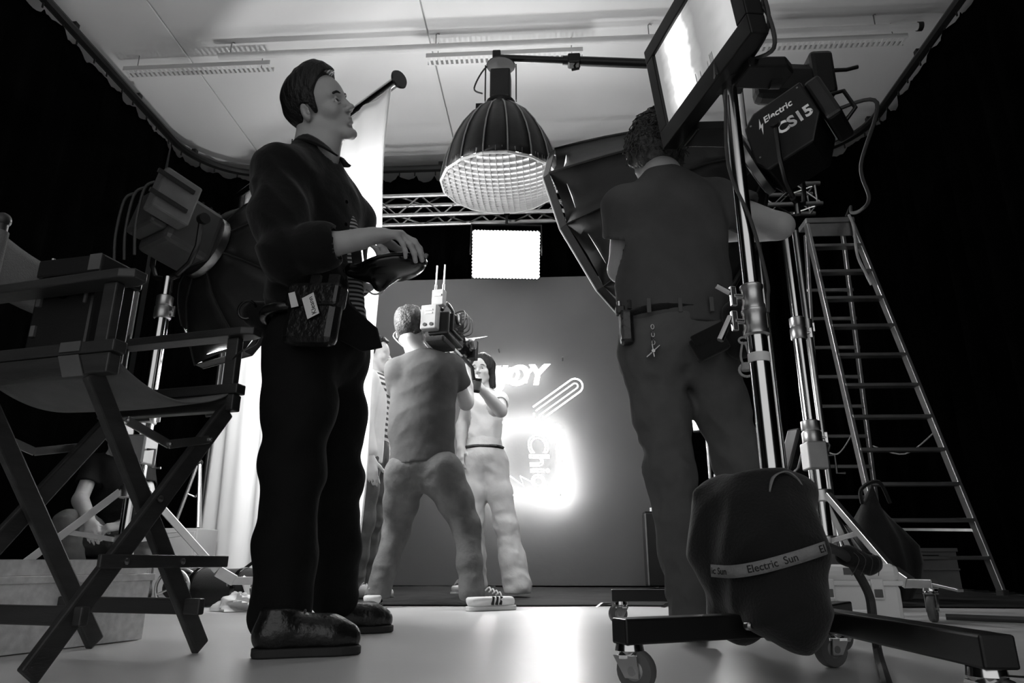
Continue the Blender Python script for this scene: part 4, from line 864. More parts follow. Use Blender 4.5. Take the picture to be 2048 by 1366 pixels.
# ------------------------------------------------------------------ volume modelling: smooth unions of tapered limbs, meshed with surface nets
def smin(a, b, k):
    if k <= 0: return np.minimum(a, b)
    h = np.clip(.5+.5*(b-a)/k, 0, 1); return b*(1-h)+a*h-k*h*(1-h)
class Sdf:
    def __init__(s, lo, hi, vox):
        s.lo = np.array(lo, np.float32); s.vox = vox; s.n = np.ceil((np.array(hi)-s.lo)/vox).astype(int)+1
        s.D = np.full(s.n, .5, np.float32); s.ax = [s.lo[i]+vox*np.arange(s.n[i], dtype=np.float32) for i in range(3)]
    def _sl(s, lo, hi):
        out = []
        for i in range(3):
            a = max(0, int((lo[i]-s.lo[i])/s.vox)-1); b = min(s.n[i], int((hi[i]-s.lo[i])/s.vox)+3)
            if b <= a: return None
            out.append(slice(a, b))
        return tuple(out)
    def _xyz(s, sl): return s.ax[0][sl[0]][:, None, None], s.ax[1][sl[1]][None, :, None], s.ax[2][sl[2]][None, None, :]
    def _op(s, sl, d, k, op):
        if op == 'add': s.D[sl] = smin(s.D[sl], d, k)
        elif op == 'sub': s.D[sl] = -smin(-s.D[sl], d, k)
        elif op == 'and': s.D[sl] = -smin(-s.D[sl], -d, k)
    def cap(s, a, b, ra, rb=None, k=.02, flat=None, op='add'):
        rb = ra if rb is None else rb; a = np.array(a, np.float32); b = np.array(b, np.float32); m = max(ra, rb)+k+2*s.vox
        sl = s._sl(np.minimum(a, b)-m, np.maximum(a, b)+m)
        if sl is None: return s
        X, Y, Z = s._xyz(sl); ba = b-a; L2 = max(1e-9, float(ba@ba))
        px, py, pz = X-a[0], Y-a[1], Z-a[2]; t = np.clip((px*ba[0]+py*ba[1]+pz*ba[2])/L2, 0, 1)
        qx, qy, qz = px-t*ba[0], py-t*ba[1], pz-t*ba[2]
        d2 = qx*qx+qy*qy+qz*qz
        if flat is not None:
            f = np.array(flat[0], np.float32); f = f/np.linalg.norm(f); c = qx*f[0]+qy*f[1]+qz*f[2]; d2 = d2+c*c*(1/flat[1]**2-1)
        d = np.sqrt(np.maximum(d2, 1e-12))-(ra+t*(rb-ra))
        if flat is not None: d = d*min(1, flat[1]*1.15)
        s._op(sl, d.astype(np.float32), k, op); return s
    def chain(s, pts, rs, k=.02, flat=None):
        for i in range(len(pts)-1): s.cap(pts[i], pts[i+1], rs[i], rs[i+1], k, flat)
        return s
    def ell(s, c, r, k=.01, R=None, op='add'):
        r = np.array(r if hasattr(r, '__len__') else (r, r, r), np.float32); c = np.array(c, np.float32); m = float(r.max())+k+2*s.vox
        sl = s._sl(c-m, c+m)
        if sl is None: return s
        X, Y, Z = s._xyz(sl); p = [X-c[0], Y-c[1], Z-c[2]]
        if R is not None: R = np.array(R); p = [R[0][i]*p[0]+R[1][i]*p[1]+R[2][i]*p[2] for i in range(3)]
        q0 = np.sqrt((p[0]/r[0])**2+(p[1]/r[1])**2+(p[2]/r[2])**2); q1 = np.sqrt((p[0]/r[0]**2)**2+(p[1]/r[1]**2)**2+(p[2]/r[2]**2)**2)
        d = q0*(q0-1)/np.maximum(q1, 1e-4)
        s._op(sl, d.astype(np.float32), k, op); return s
    def cut(s, p, n, k=.0):
        n = V(n).normalized(); X, Y, Z = s._xyz((slice(None),)*3); d = (X-p[0])*n[0]+(Y-p[1])*n[1]+(Z-p[2])*n[2]
        s.D = np.maximum(s.D, d.astype(np.float32)) if k <= 0 else -smin(-s.D, -d.astype(np.float32), k); return s
    def disp(s, fn): 
        X, Y, Z = s._xyz((slice(None),)*3); s.D = (s.D+fn(X, Y, Z)).astype(np.float32); return s
    def mesh(s, name, m, parent, label=None):
        D = s.D; I = D < 0; c = [slice(0, -1), slice(1, None)]
        cnt = sum(I[c[i], c[j], c[k]].astype(np.int8) for i in (0, 1) for j in (0, 1) for k in (0, 1)); act = (cnt > 0) & (cnt < 8)
        ids = np.argwhere(act); idx = np.full(act.shape, -1, np.int32); idx[act] = np.arange(len(ids))
        acc = np.zeros((len(ids), 3), np.float32); num = np.zeros(len(ids), np.float32)
        cor = [(i, j, k) for i in (0, 1) for j in (0, 1) for k in (0, 1)]
        for a in cor:
            for ax in range(3):
                if a[ax] == 1: continue
                b = list(a); b[ax] = 1
                da = D[ids[:, 0]+a[0], ids[:, 1]+a[1], ids[:, 2]+a[2]]; db = D[ids[:, 0]+b[0], ids[:, 1]+b[1], ids[:, 2]+b[2]]
                mk = (da < 0) != (db < 0); tt = np.where(mk, da/np.where(mk, da-db, 1), 0)
                for x in range(3): acc[:, x] += np.where(mk, a[x]+(tt if x == ax else 0), 0)
                num += mk
        vs = s.lo+s.vox*(ids+acc/np.maximum(num, 1)[:, None]); off = np.array(root_of(parent)) if parent else np.zeros(3)
        quads = []
        for ax in range(3):
            o = [(1, 2), (2, 0), (0, 1)][ax]; sa = [slice(None)]*3; sb = [slice(None)]*3; sa[ax] = slice(0, -1); sb[ax] = slice(1, None)
            ch = I[tuple(sa)] != I[tuple(sb)]; e = np.argwhere(ch)
            e = e[(e[:, o[0]] > 0) & (e[:, o[1]] > 0) & (e[:, o[0]] < act.shape[o[0]]) & (e[:, o[1]] < act.shape[o[1]])]
            if not len(e): continue
            def g(d0, d1):
                q = e.copy(); q[:, o[0]] += d0; q[:, o[1]] += d1; return idx[q[:, 0], q[:, 1], q[:, 2]]
            q = np.stack([g(-1, -1), g(0, -1), g(0, 0), g(-1, 0)], 1); fl = ~I[e[:, 0], e[:, 1], e[:, 2]]; q[fl] = q[fl][:, ::-1]
            quads.append(q[(q >= 0).all(1)])
        q = np.concatenate(quads); me = bpy.data.meshes.new(name)
        me.vertices.add(len(vs)); me.vertices.foreach_set('co', (vs-off).astype(np.float32).ravel())
        me.loops.add(q.size); me.loops.foreach_set('vertex_index', q.ravel().astype(np.int32))
        me.polygons.add(len(q)); me.polygons.foreach_set('loop_start', np.arange(0, q.size, 4, dtype=np.int32)); me.polygons.foreach_set('loop_total', np.full(len(q), 4, np.int32))
        me.update(calc_edges=True); me.validate(); me.polygons.foreach_set('use_smooth', np.ones(len(me.polygons), bool))
        me.materials.append(MATS[m]); ob = bpy.data.objects.new(name, me); COL.objects.link(ob)
        if parent: ob.parent = parent
        else: ROOT[ob.name] = V((0, 0, 0))
        if label: ob['label'] = label
        return ob
def folds(seed, f=26, zb=1.6, n=4):
    rg = random.Random(seed); ws = []
    for _ in range(n):
        d = V((rg.gauss(0, 1), rg.gauss(0, 1), rg.gauss(0, zb))).normalized(); e = V((rg.gauss(0, 1), rg.gauss(0, 1), rg.gauss(0, 1))).normalized()
        ws.append((d*f*rg.uniform(.7, 1.4), e*f*rg.uniform(.3, .6), rg.uniform(0, 6), rg.uniform(0, 6)))
    def fn(X, Y, Z):
        o = 0
        for d, e, p, q in ws: o = o+np.sin(d.x*X+d.y*Y+d.z*Z+p+1.7*np.sin(e.x*X+e.y*Y+e.z*Z+q))
        return o/len(ws)
    return fn
def bump_near(pts, rad):
    pts = [V(p) for p in pts]
    def fn(X, Y, Z):
        o = 0
        for p in pts: o = np.maximum(o, np.exp(-((X-p.x)**2+(Y-p.y)**2+(Z-p.z)**2)/(rad*rad)))
        return o
    return fn
def bbox(pts, pad):
    a = np.array([tuple(p) for p in pts]); return a.min(0)-pad, a.max(0)+pad
def rot_head(yaw, pitch, roll=0):      # local x: forward, y: left, z: up
    return Matrix.Rotation(yaw, 3, 'Z') @ Matrix.Rotation(-pitch, 3, 'Y') @ Matrix.Rotation(roll, 3, 'X')
def head_sdf(S, c, R, sc=1.0, female=False, detail=True):
    def P(x, y, z): return V(c)+R @ (V((x, y, z))*sc)
    def e(x, y, z, r, k=.01, op='add'): S.ell(P(x, y, z), tuple(q*sc for q in r), k*sc, R, op)
    def cp(a, b, ra, rb, k=.01, op='add'): S.cap(P(*a), P(*b), ra*sc, rb*sc, k*sc, None, op)
    jw = .86 if female else 1.0
    e(-.012, 0, .042, (.097, .075, .085), .005); e(.035, 0, .03, (.062, .064, .075), .02)
    e(.028, 0, -.035, (.062, .056, .072), .02)
    for s in (-1, 1):
        cp((.0, s*.054*jw, -.048), (.07, s*.02*jw, -.098), .02, .017, .02)
        e(.058, s*.042, -.022, (.026, .022, .022), .018)
        cp((.084, s*.012, .025), (.072, s*.045, .026), .0105, .008, .012)
    cp((.078, -.012*jw, -.103), (.078, .012*jw, -.103), .0165, .0165, .015)
    e(.066, 0, -.06, (.028, .03, .03), .015)
    cp((.088, 0, .022), (.108, 0, -.022), .0075, .0095, .010); e(.110, 0, -.024, (.0125, .0115, .0105), .006)
    for s in (-1, 1): e(.099, s*.013, -.029, (.0105, .0075, .008), .006)
    if detail:
        for s in (-1, 1):
            e(.095, s*.032, .004, (.02, .02, .0125), .012, 'sub')
            cp((.0885, s*.018, .006), (.086, s*.034, .0115), .0035, .0035, .004); cp((.086, s*.034, .0115), (.0775, s*.046, .004), .0035, .003, .004)
            cp((.0885, s*.020, -.002), (.0855, s*.034, -.0055), .003, .003, .004); cp((.0855, s*.034, -.0055), (.0775, s*.045, .001), .003, .0025, .004)
            e(.107, s*.0065, -.0345, (.006, .0038, .004), .003, 'sub')
    cp((.091, -.009, -.0545), (.091, .009, -.0545), .0062, .0065, .006)
    for s in (-1, 1): cp((.091, s*.009, -.0555), (.082, s*.024, -.0585), .006, .0025, .005)
    cp((.089, -.011, -.0675), (.089, .011, -.0675), .0066, .0066, .005)
    for s in (-1, 1): cp((.089, s*.011, -.067), (.083, s*.023, -.061), .006, .0025, .005)
    if detail: cp((.098, -.02, -.0608), (.098, .02, -.0608), .0028, .0028, .003, 'sub')
    e(.094, 0, -.081, (.012, .02, .006), .008, 'sub')
    for s in (-1, 1):
        Re = R @ Matrix.Rotation(s*.35, 3, 'Z') @ Matrix.Rotation(-.18, 3, 'Y')
        S.ell(P(-.012, s*.080, -.008), (.019*sc, .0075*sc, .031*sc), .006*sc, Re)
        if detail: S.ell(P(-.006, s*.087, -.006), (.0105*sc, .006*sc, .02*sc), .004*sc, Re, 'sub'); S.ell(P(-.004, s*.083, -.012), (.004*sc, .004*sc, .006*sc), .003*sc, Re)
def eyes(parent, c, R, sc=1.0, look=(1, 0, 0)):
    def P(x, y, z): return V(c)+R @ (V((x, y, z))*sc)
    lk = (R @ V(look)).normalized()
    for s in (-1, 1):
        q = P(.0755, s*.0315, .0035); e = MB().ball(q, .0118*sc, 14, 10).build('eyeball', 'eye_white', parent, smooth='full')
        MB().lathe([(.0055*sc, .0103*sc), (.0048*sc, .0113*sc), (.0001, .0119*sc)], q, lk, 14).build('iris', 'black_gloss', e, smooth=True)
def brows(parent, c, R, m, sc=1.0, w=1.0):
    def P(x, y, z): return V(c)+R @ (V((x, y, z))*sc)
    for s in (-1, 1): MB().tube(spline([P(.0945, s*.013, .0255), P(.0925, s*.03, .0305), P(.083, s*.046, .025)], 4), [.0035*sc*w]*4+[.0038*sc*w]*4+[.0015*sc], 6).build('eyebrow', m, parent, smooth='full')
def hair_short(parent, c, R, m, sc=1.0, grow=.012, line=((-.12, -.075), (-.075, -.07), (-.035, -.02), (-.008, -.004), (.012, .0), (.03, .055), (.06, .098), (.1, .105)), nz=.004, f=120, vox=.004, name='hair', top=.012, seed=3):
    S = Sdf(V(c)-V((.16, .16, .16))*sc, V(c)+V((.16, .16, .19))*sc, vox)
    S.ell(V(c)+R @ (V((-.012, 0, .044))*sc), ((.097+grow)*sc, (.075+grow*.8)*sc, (.086+grow+top*.3)*sc), 0, R)
    S.ell(V(c)+R @ (V((.02, 0, .08))*sc), ((.075)*sc, (.06)*sc, (.055+top)*sc), .02, R)
    Rt = np.array(R.transposed()); xs, zs = zip(*line)
    fd = folds(seed, f, .6, 3)
    def loc(X, Y, Z):
        a, b, d = X-c[0], Y-c[1], Z-c[2]; return [(Rt[i][0]*a+Rt[i][1]*b+Rt[i][2]*d)/sc for i in range(3)]
    def cutf(X, Y, Z):
        x, y, z = loc(X, Y, Z); return ((np.interp(x, xs, zs)-z)*sc)
    X, Y, Z = S._xyz((slice(None),)*3)
    S.D = S.D+(nz*fd(X, Y, Z)).astype(np.float32)
    S.D = np.maximum(S.D, (cutf(X, Y, Z)*.8).astype(np.float32))
    return S.mesh(name, m, parent)
def hand_sdf(S, W, d, n, t, curls, k=.006, sc=1.0, thumb=(.6, .75, -.3), spread=.0, tbend=.4):
    W = V(W); d = V(d).normalized(); n = V(n); n = (n-d*n.dot(d)).normalized(); t0 = d.cross(n); t = t0 if t0.dot(V(t)) > 0 else -t0
    offs = (.030, .010, -.010, -.028); lens = ((.044, .026, .021), (.048, .030, .022), (.044, .028, .022), (.034, .021, .018)); tips = []
    for i in range(4):
        b = W+t*(offs[i]*.55*sc); kn = W+(d*(.088-.004*abs(i-1.2))+t*offs[i]+n*.004)*sc
        S.cap(b, kn, .0155*sc, .0125*sc, .014*sc)
        a = 0; p = kn; r = (.0095, .0097, .0092, .008)[i]
        for j in range(3):
            a += curls[i][j]; dd = (d+t*spread*(1.2-i)).normalized(); v = dd*math.cos(a)-n*math.sin(a); q = p+v*lens[i][j]*sc
            S.cap(p, q, (r-.0007*j)*sc, (r-.0007*(j+1))*sc, k*sc); p = q
        tips.append(p)
    p = W+(d*.022+t*.024-n*.006)*sc; v = (d*thumb[0]+t*thumb[1]+n*thumb[2]).normalized(); S.cap(W+d*.01*sc, p, .018*sc, .017*sc, .012)
    for j, L in enumerate((.045, .033, .026)):
        q = p+v*L*sc; S.cap(p, q, (.0135-.0017*j)*sc, (.0125-.0017*j)*sc, .008*sc); p = q; v = (v+d*tbend*.6-n*tbend*.3).normalized()
    tips.append(p); return tips
def shoe(parent, heel, ang, L=.285, m='leather_black', ms='rubber', w=.05, ankle=.075, lace='black_fabric', stripes_=None, vox=.006, lift=0.0):
    h = V((heel[0], heel[1], lift)); f = V((math.cos(ang), math.sin(ang), 0)); s = V((-f.y, f.x, 0)); u = V((0, 0, 1))
    S = Sdf(*bbox([h-f*.04-s*.09-u*.02, h-f*.04+s*.09, h+f*(L+.04)-s*.09, h+f*(L+.04)+s*.09+u*.18], .0), vox)
    def P(x, y, z): return h+f*(x*L)+s*y+u*z
    S.cap(P(.13, 0, .05), P(.72, .004, .048), w*.72, w*.92, .02); S.cap(P(.72, .004, .045), P(.86, .004, .04), w*.92, w*.75, .02)
    S.cap(P(.17, 0, .06), P(.19, 0, ankle+.045), .042, .042, .03); S.cap(P(.3, 0, .075), P(.62, 0, .058), .038, .034, .03)
    S.cut(P(0, 0, .016), -u); S.cut(P(.17, 0, ankle+.05), u, .012)
    up = S.mesh('shoe_upper', m, parent)
    out = [(-.01, .4), (.03, .68), (.1, .8), (.25, .82), (.45, .84), (.62, 1.0), (.76, 1.06), (.88, .95), (.96, .7), (1.0, .35)]
    ol = [P(x, y*w*.93, 0) for x, y in out]+[P(x, -y*w*.93, 0) for x, y in out[::-1]]
    MB().prism([p+u*.001 for p in ol], u*.022).build('shoe_sole', ms, parent, smooth=True, bevel=.004)
    for i in range(4):
        x = .42+.075*i; z = .106-.008*i; mb = MB(); mb.tube(spline([P(x, -.028, z-.012), P(x+.03, 0, z+.004), P(x+.01, .028, z-.012)], 4), .0035, 6); mb.build('lace', lace, up, smooth=True)
    if stripes_:
        for e in (-1, 1):
            for i in range(3): x = .42+.085*i; MB().bar(P(x, e*(w*.90), .028), P(x+.03, e*(w*.80), .066), .012, .008, s).build('side_stripe', stripes_, up)
    return up
# ------------------------------------------------------------------ standing man in black with a remote control
Y0 = 2.0
man = thing('person', 'man in black shirt and trousers standing in profile with a remote control', 'person', gz(600, 1300))
HR = rot_head(math.radians(-17), math.radians(9.5), math.radians(28)); HS = 1.0
HC = V((-.762, 1.96, 1.667))
fb = V((math.cos(math.radians(-22)), math.sin(math.radians(-22)), 0)); rt = V((fb.y, -fb.x, 0)); UP = V((0, 0, 1))
NB = at(634, 302, 1.99)
SR = at(564, 346, 1.87); SL_ = SR - rt*.35; CH = (SR+SL_)/2
ELB = at(566, 508, 1.80); WR = at(722, 478, 1.80)
WA = at(630, 600, 2.03); HP = at(638, 680, 2.05)
hipR, knR, anR = at(606, 700, 1.97), at(588, 940, 1.96), at(556, 1235, 1.955)
hipL, knL, anL = at(668, 700, 2.14), at(672, 950, 2.28), at(668, 1200, 2.47)
ELL = at(690, 560, 2.30); WL = at(733, 566, 2.06)
# body
S = Sdf(*bbox([HC+V((-.16, -.14, .16)), anR-V((.1, .1, .03)), HC+V((.5, .65, 0)), WR+V((.24, -.1, 0)), anL+V((.1, .1, 0))], .04), .0042)
head_sdf(S, HC, HR, HS)
S.cap(HC+HR @ V((-.035, 0, -.045)), NB-fb*.01, .062, .064, .02); S.cap(HC+HR @ V((.01, 0, -.075)), NB+fb*.035, .04, .042, .03)
S.cap(NB, CH.lerp(WA, .2)-fb*.03, .055, .09, .05); S.cap(CH.lerp(WA, .15)-fb*.02, WA, .095, .09, .05, (fb, .7)); S.cap(WA, HP, .11, .12, .04, (fb, .7))
S.chain([SR, ELB, WR], [.04, .042, .031], .02); S.cap(ELB.lerp(WR, .1), ELB.lerp(WR, .55), .045, .04, .02)
S.chain([SL_, ELL, WL], [.04, .042, .031], .02); S.cap(NB-UP*.05, SR, .05, .04, .03); S.cap(NB-UP*.05, SL_, .05, .04, .03)
for a, b, c in ((hipR, knR, anR), (hipL, knL, anL)): S.chain([a, b, c], [.065, .045, .035], .02)
hd = (V((.97, .0, -.06))).normalized()
WH = at(740, 470, 1.80)
hand_sdf(S, WH, hd, V((-.05, -.45, .9)), V((0, 1, .3)), ((.45, .45, .3), (.55, .45, .3), (.68, .42, .3), (.85, .4, .3)), thumb=(.7, .6, -.55))
S.cap(WR, WH+hd*.03, .031, .027, .012, (V((0, -.45, .9)), .8))
hand_sdf(S, WL, V((.6, -.5, .35)), V((.2, .4, -.8)), V((0, -1, .2)), ((.5, .8, .6),)*4, thumb=(.6, .3, .5))
body = S.mesh('body', 'skin', man)
eyes(man, HC, HR, HS, (1, -.05, .2)); brows(man, HC, HR, 'hair_dark', HS, 1.15)
hair_short(man, HC, HR, 'hair_dark', HS, grow=.014, top=.03, nz=.0025, line=((-.12, -.085), (-.085, -.08), (-.045, -.045), (-.034, -.005), (-.02, .022), (.004, .018), (.012, -.02), (.024, -.012), (.034, .045), (.055, .085), (.075, .104), (.1, .112)))
# undershirt and open shirt
S = Sdf(*bbox([SR+V((-.2, -.15, .12)), SL_+V((.25, .15, .12)), HP+V((.15, .1, -.1)), ELB+V((.2, 0, -.1)), HP+V((.25, -.2, -.05))], .06), .0065)
S.cap(SR+rt*-.02-UP*.01, SL_+rt*.02-UP*.01, .074, .074, .03); S.cap(NB-UP*.02-fb*.01, CH, .07, .11, .06, (fb, .85)); S.cap(NB-UP*.045-fb*.01, SR+UP*.0, .06, .07, .05); S.cap(NB-UP*.045-fb*.01, SL_, .06, .07, .05)
S.cap(CH-UP*.06-fb*.008, WA+fb*.0, .168, .155, .05, (fb, .74)); S.cap(WA, HP+fb*.01+UP*.03, .155, .17, .05, (fb, .74))
S.cap(CH-UP*.1-fb*.03, WA-fb*.02, .12, .11, .05)
S.cap(WA+fb*.05, HP+fb*.12+rt*.02, .07, .055, .05, (fb, .7))
S.chain([SR, SR.lerp(ELB, .5)-V((.012, 0, 0)), ELB], [.073, .07, .066], .07); S.cap(ELB, ELB.lerp(WR, .42), .062, .056, .03)
S.cap(ELB.lerp(WR, .34), ELB.lerp(WR, .5), .072, .068, .006)
S.chain([SL_, ELL, ELL.lerp(WL, .5)], [.073, .066, .06], .03)
nb2 = bump_near([ELB, SR-UP*.08, WA, WA+fb*.1], .16); fd = folds(11, 30, 1.2)
f3 = folds(12, 70, 1.0)
S.disp(lambda X, Y, Z: (.016*np.abs(fd(X, Y, Z))-.006+.004*f3(X, Y, Z))*(.4+.9*nb2(X, Y, Z)))
pa, pb2 = at(540, 615, 2.0), at(758, 697, 2.0); hn = (pb2-pa).cross(V((0, 1, 0))); hn = hn if hn.z < 0 else -hn
S.cut(pa, hn); S.cap(NB+UP*.08-fb*.0, NB-UP*.03+fb*.03, .062, .052, .01, None, 'sub')
S.cap(NB+fb*.10-UP*.02, NB+fb*.17-UP*.22, .035, .012, .01, None, 'sub')
S.cap(ELB.lerp(WR, .5), WR, .047, .05, .004, None, 'sub'); S.cut(ELB.lerp(WR, .56), (WR-ELB)) if False else None
S.mesh('shirt', 'shirt_black', man)
# collar: a folded band round the neck, open in front
def coll(u, v):
    q_ = abs(2*u-1); a = (2*u-1)*2.75; d = -fb*math.cos(a)*.066 - rt*math.sin(a)*.066; h = .05-.105*q_**2.2
    return NB + d*(1+.3*v) + fb*(.01+.03*q_**3) + UP*(h-.034*v*(1-.55*q_**6))
MB().grid(coll, 24, 4).build('collar', 'shirt_black', man, smooth='full', solid=.006)
S = Sdf(*bbox([CH+V((-.2, -.2, .05)), HP+V((.35, .25, -.05))], .02), .008)
S.cap(CH-UP*.14+fb*.035-rt*.035, WA+fb*.04-rt*.03, .105, .10, .04, (rt, .4)); S.cap(WA+fb*.04-rt*.03, HP+fb*.08-rt*.02, .10, .085, .04, (rt, .45)); S.cut(HP+UP*.0, -UP)
S.mesh('undershirt', 'striped_fine', man)
for k in range(4):
    q = CH.lerp(WA, .15+.22*k)+fb*(.128)+rt*.02; MB().lathe([(.006, 0), (.006, .003)], q, fb, 10).build('shirt_button', 'black_gloss', man)
MB().prism([WA+fb*.14+rt*.03+UP*.05, WA+fb*.165+rt*.04-UP*.05, at(752, 655, 1.97), at(762, 694, 1.97), at(722, 703, 1.97), WA+fb*.12+rt*.06-UP*.15], -rt*.012).build('shirt_tail', 'shirt_black', man, smooth=True, bevel=.004)
# trousers
S = Sdf(*bbox([HP+V((-.2, -.15, .1)), HP+V((.25, .3, .1)), anR-V((.12, .12, .02)), anL+V((.13, .13, 0))], .03), .0065)
S.cap(HP+UP*.09, HP, .145, .155, .03, (fb, .8)); S.cap(HP, hipR-UP*.03, .13, .1, .05); S.cap(HP, hipL-UP*.03, .13, .1, .05); S.cap(HP-fb*.04-UP*.02, HP-fb*.05-UP*.08, .10, .09, .05)
S.chain([hipR, hipR.lerp(knR, .5), knR, knR.lerp(anR, .55), anR+UP*.015], [.108, .1, .083, .079, .083], .04)
S.chain([hipL, hipL.lerp(knL, .5), knL, knL.lerp(anL, .55), anL+UP*.015], [.105, .096, .08, .078, .084], .04)
nb2 = bump_near([knR, knL, anR+UP*.1, anL+UP*.1, HP-UP*.12], .17); fd = folds(21, 27, 1.7); f2 = folds(22, 60, 2.0)
S.disp(lambda X, Y, Z: (.013*fd(X, Y, Z)+.004*f2(X, Y, Z))*(.25+.9*nb2(X, Y, Z)))
S.cut(anR+UP*-.05, -UP); S.cut(HP+UP*.13, UP)
S.mesh('trousers', 'trousers_black', man)
MB().tube([WA-UP*.08+(fb*math.cos(k*math.pi/12)*.125+rt*math.sin(k*math.pi/12)*.165) for k in range(24)], .016, 8, closed=True).build('belt', 'leather_black', man, smooth='full')
h1, t1 = gz(503, 1317), gz(719, 1307); shoe(man, h1, math.atan2(t1.y-h1.y, t1.x-h1.x), (t1-h1).length, w=.052, ankle=.07, vox=.005)
h2, t2 = gz(628, 1271), gz(783, 1263); shoe(man, h2, math.atan2(t2.y-h2.y, t2.x-h2.x), max(.27, (t2-h2).length), w=.052, ankle=.07, vox=.005)
# belt pouches
pc = at(628, 632, 1.80); t = thing('belt_pouch', 'glossy black belt pouch with two paper labels on the hip of the standing man', 'pouch', pc)
px_ = (at(680, 632, 1.80)-at(580, 632, 1.84)).normalized(); pn = px_.cross(UP).normalized(); pn = pn if pn.y < 0 else -pn; pu = pn.cross(px_); pu = pu if pu.z > 0 else -pu
Rp = Matrix((px_, -pn, pu)).transposed()
MB().box(pc, (.165, .05, .175), Rp).build('body', 'leather_black', t, bevel=.022)
MB().box(pc+pu*.055-pn*-.004, (.17, .058, .07), Rp).build('flap', 'leather_black', t, bevel=.012)
for sx_ in (-.03, .03): MB().box(pc+px_*sx_+pu*.1-pn*.02, (.03, .012, .06), Rp).build('belt_loop', 'black_fabric', t)
Rl = Matrix.Rotation(math.radians(-27), 3, -pn); lx = Rl @ px_; lu = Rl @ pu; lc = pc+px_*.008+pu*.018+pn*.0345
lab = MB().prism([lc+lx*a+lu*b for a, b in ((-.019, -.034), (.019, -.034), (.019, .034), (-.019, .034))], pn*.001).build('paper_label', 'label_white', t)
text_mesh('Kleann', 'handwriting', 'ink', lab, lc+lx*.012-lu*.030+pn*.0015, lu, -lx, .020, .0003)
lc = pc-px_*.052+pu*.035+pn*.0345
MB().prism([lc+lx*a+lu*b for a, b in ((-.011, -.02), (.011, -.026), (.011, .022), (-.009, .027))], pn*.001).build('paper_label', 'label_white', t)
pc = at(522, 640, 2.04); t = thing('belt_bag', 'round black bag on the back of the standing man belt', 'pouch', pc)
S = Sdf(pc-V((.12, .12, .12)), pc+V((.12, .12, .12)), .006); S.cap(pc+V((-.02, 0, .02)), pc+V((.035, 0, -.025)), .042, .04, .02); S.cap(pc+V((.02, 0, .03)), pc+V((.06, 0, .03)), .03, .03, .02)
S.mesh('bag_body', 'shirt_black', t)
MB().tube(arc(pc+V((-.03, -.04, .02)), .03, 0, 2*math.pi, 16, V((.7, 0, .7)), V((-.5, -.3, .6))), .004, 6).build('zip_edge', 'black_gloss', t, smooth=True)
MB().tube(spline([pc+V((-.0, 0, -.05)), pc+V((-.01, 0, -.08)), at(480, 705, 1.93), at(462, 722, 1.93)], 6), .003, 6).build('cord', 'black_fabric', t, smooth=True)
# remote control in his hands
rc_ = at(786, 536, 1.90); t = thing('remote_control', 'black handheld remote control with a round rim in the hands of the standing man', 'remote control', rc_)
rx = V((.95, .1, .16)).normalized(); ry = V((-.1, .99, 0)).normalized(); ru = rx.cross(ry).normalized(); Rr = Matrix((rx, ry, ru)).transposed()
S = Sdf(rc_-V((.15, .15, .1)), rc_+V((.15, .15, .1)), .004); S.ell(rc_, (.098, .08, .034), .01, Rr); S.cap(rc_-rx*.06-ru*.01, rc_-rx*.12+ru*.01, .026, .022, .03); S.cap(rc_-ru*.025-rx*.02, rc_-ru*.05-rx*.045, .026, .02, .02)
S.mesh('body', 'black_gloss', t)
MB().tube([rc_+rx*(.099*math.cos(k*math.pi/14))+ry*(.082*math.sin(k*math.pi/14))+ru*.006 for k in range(28)], .005, 8, closed=True).build('rim', 'black_gloss', t, smooth=True)
for k in range(5): MB().ball(rc_+rx*(.05-.022*k)-ry*.066+ru*.006, .007, 8, 6).build('button', 'rubber_grey', t, smooth=True)
MB().box(rc_-rx*.10+ru*.05, (.03, .05, .07), Rr).build('receiver', 'black_plastic', t, bevel=.004)
MB().tube([rc_+rx*.09+ru*.0, rc_+rx*.105+ru*.03], .006, 8).build('aerial', 'steel', t, smooth=True)
MB().tube(spline([rc_-ru*.045-rx*.05, rc_-ru*.07-rx*.04, rc_-ru*.075-rx*.065, WA+fb*.2], 5), .003, 6).build('lead', 'rope', t, smooth=True)
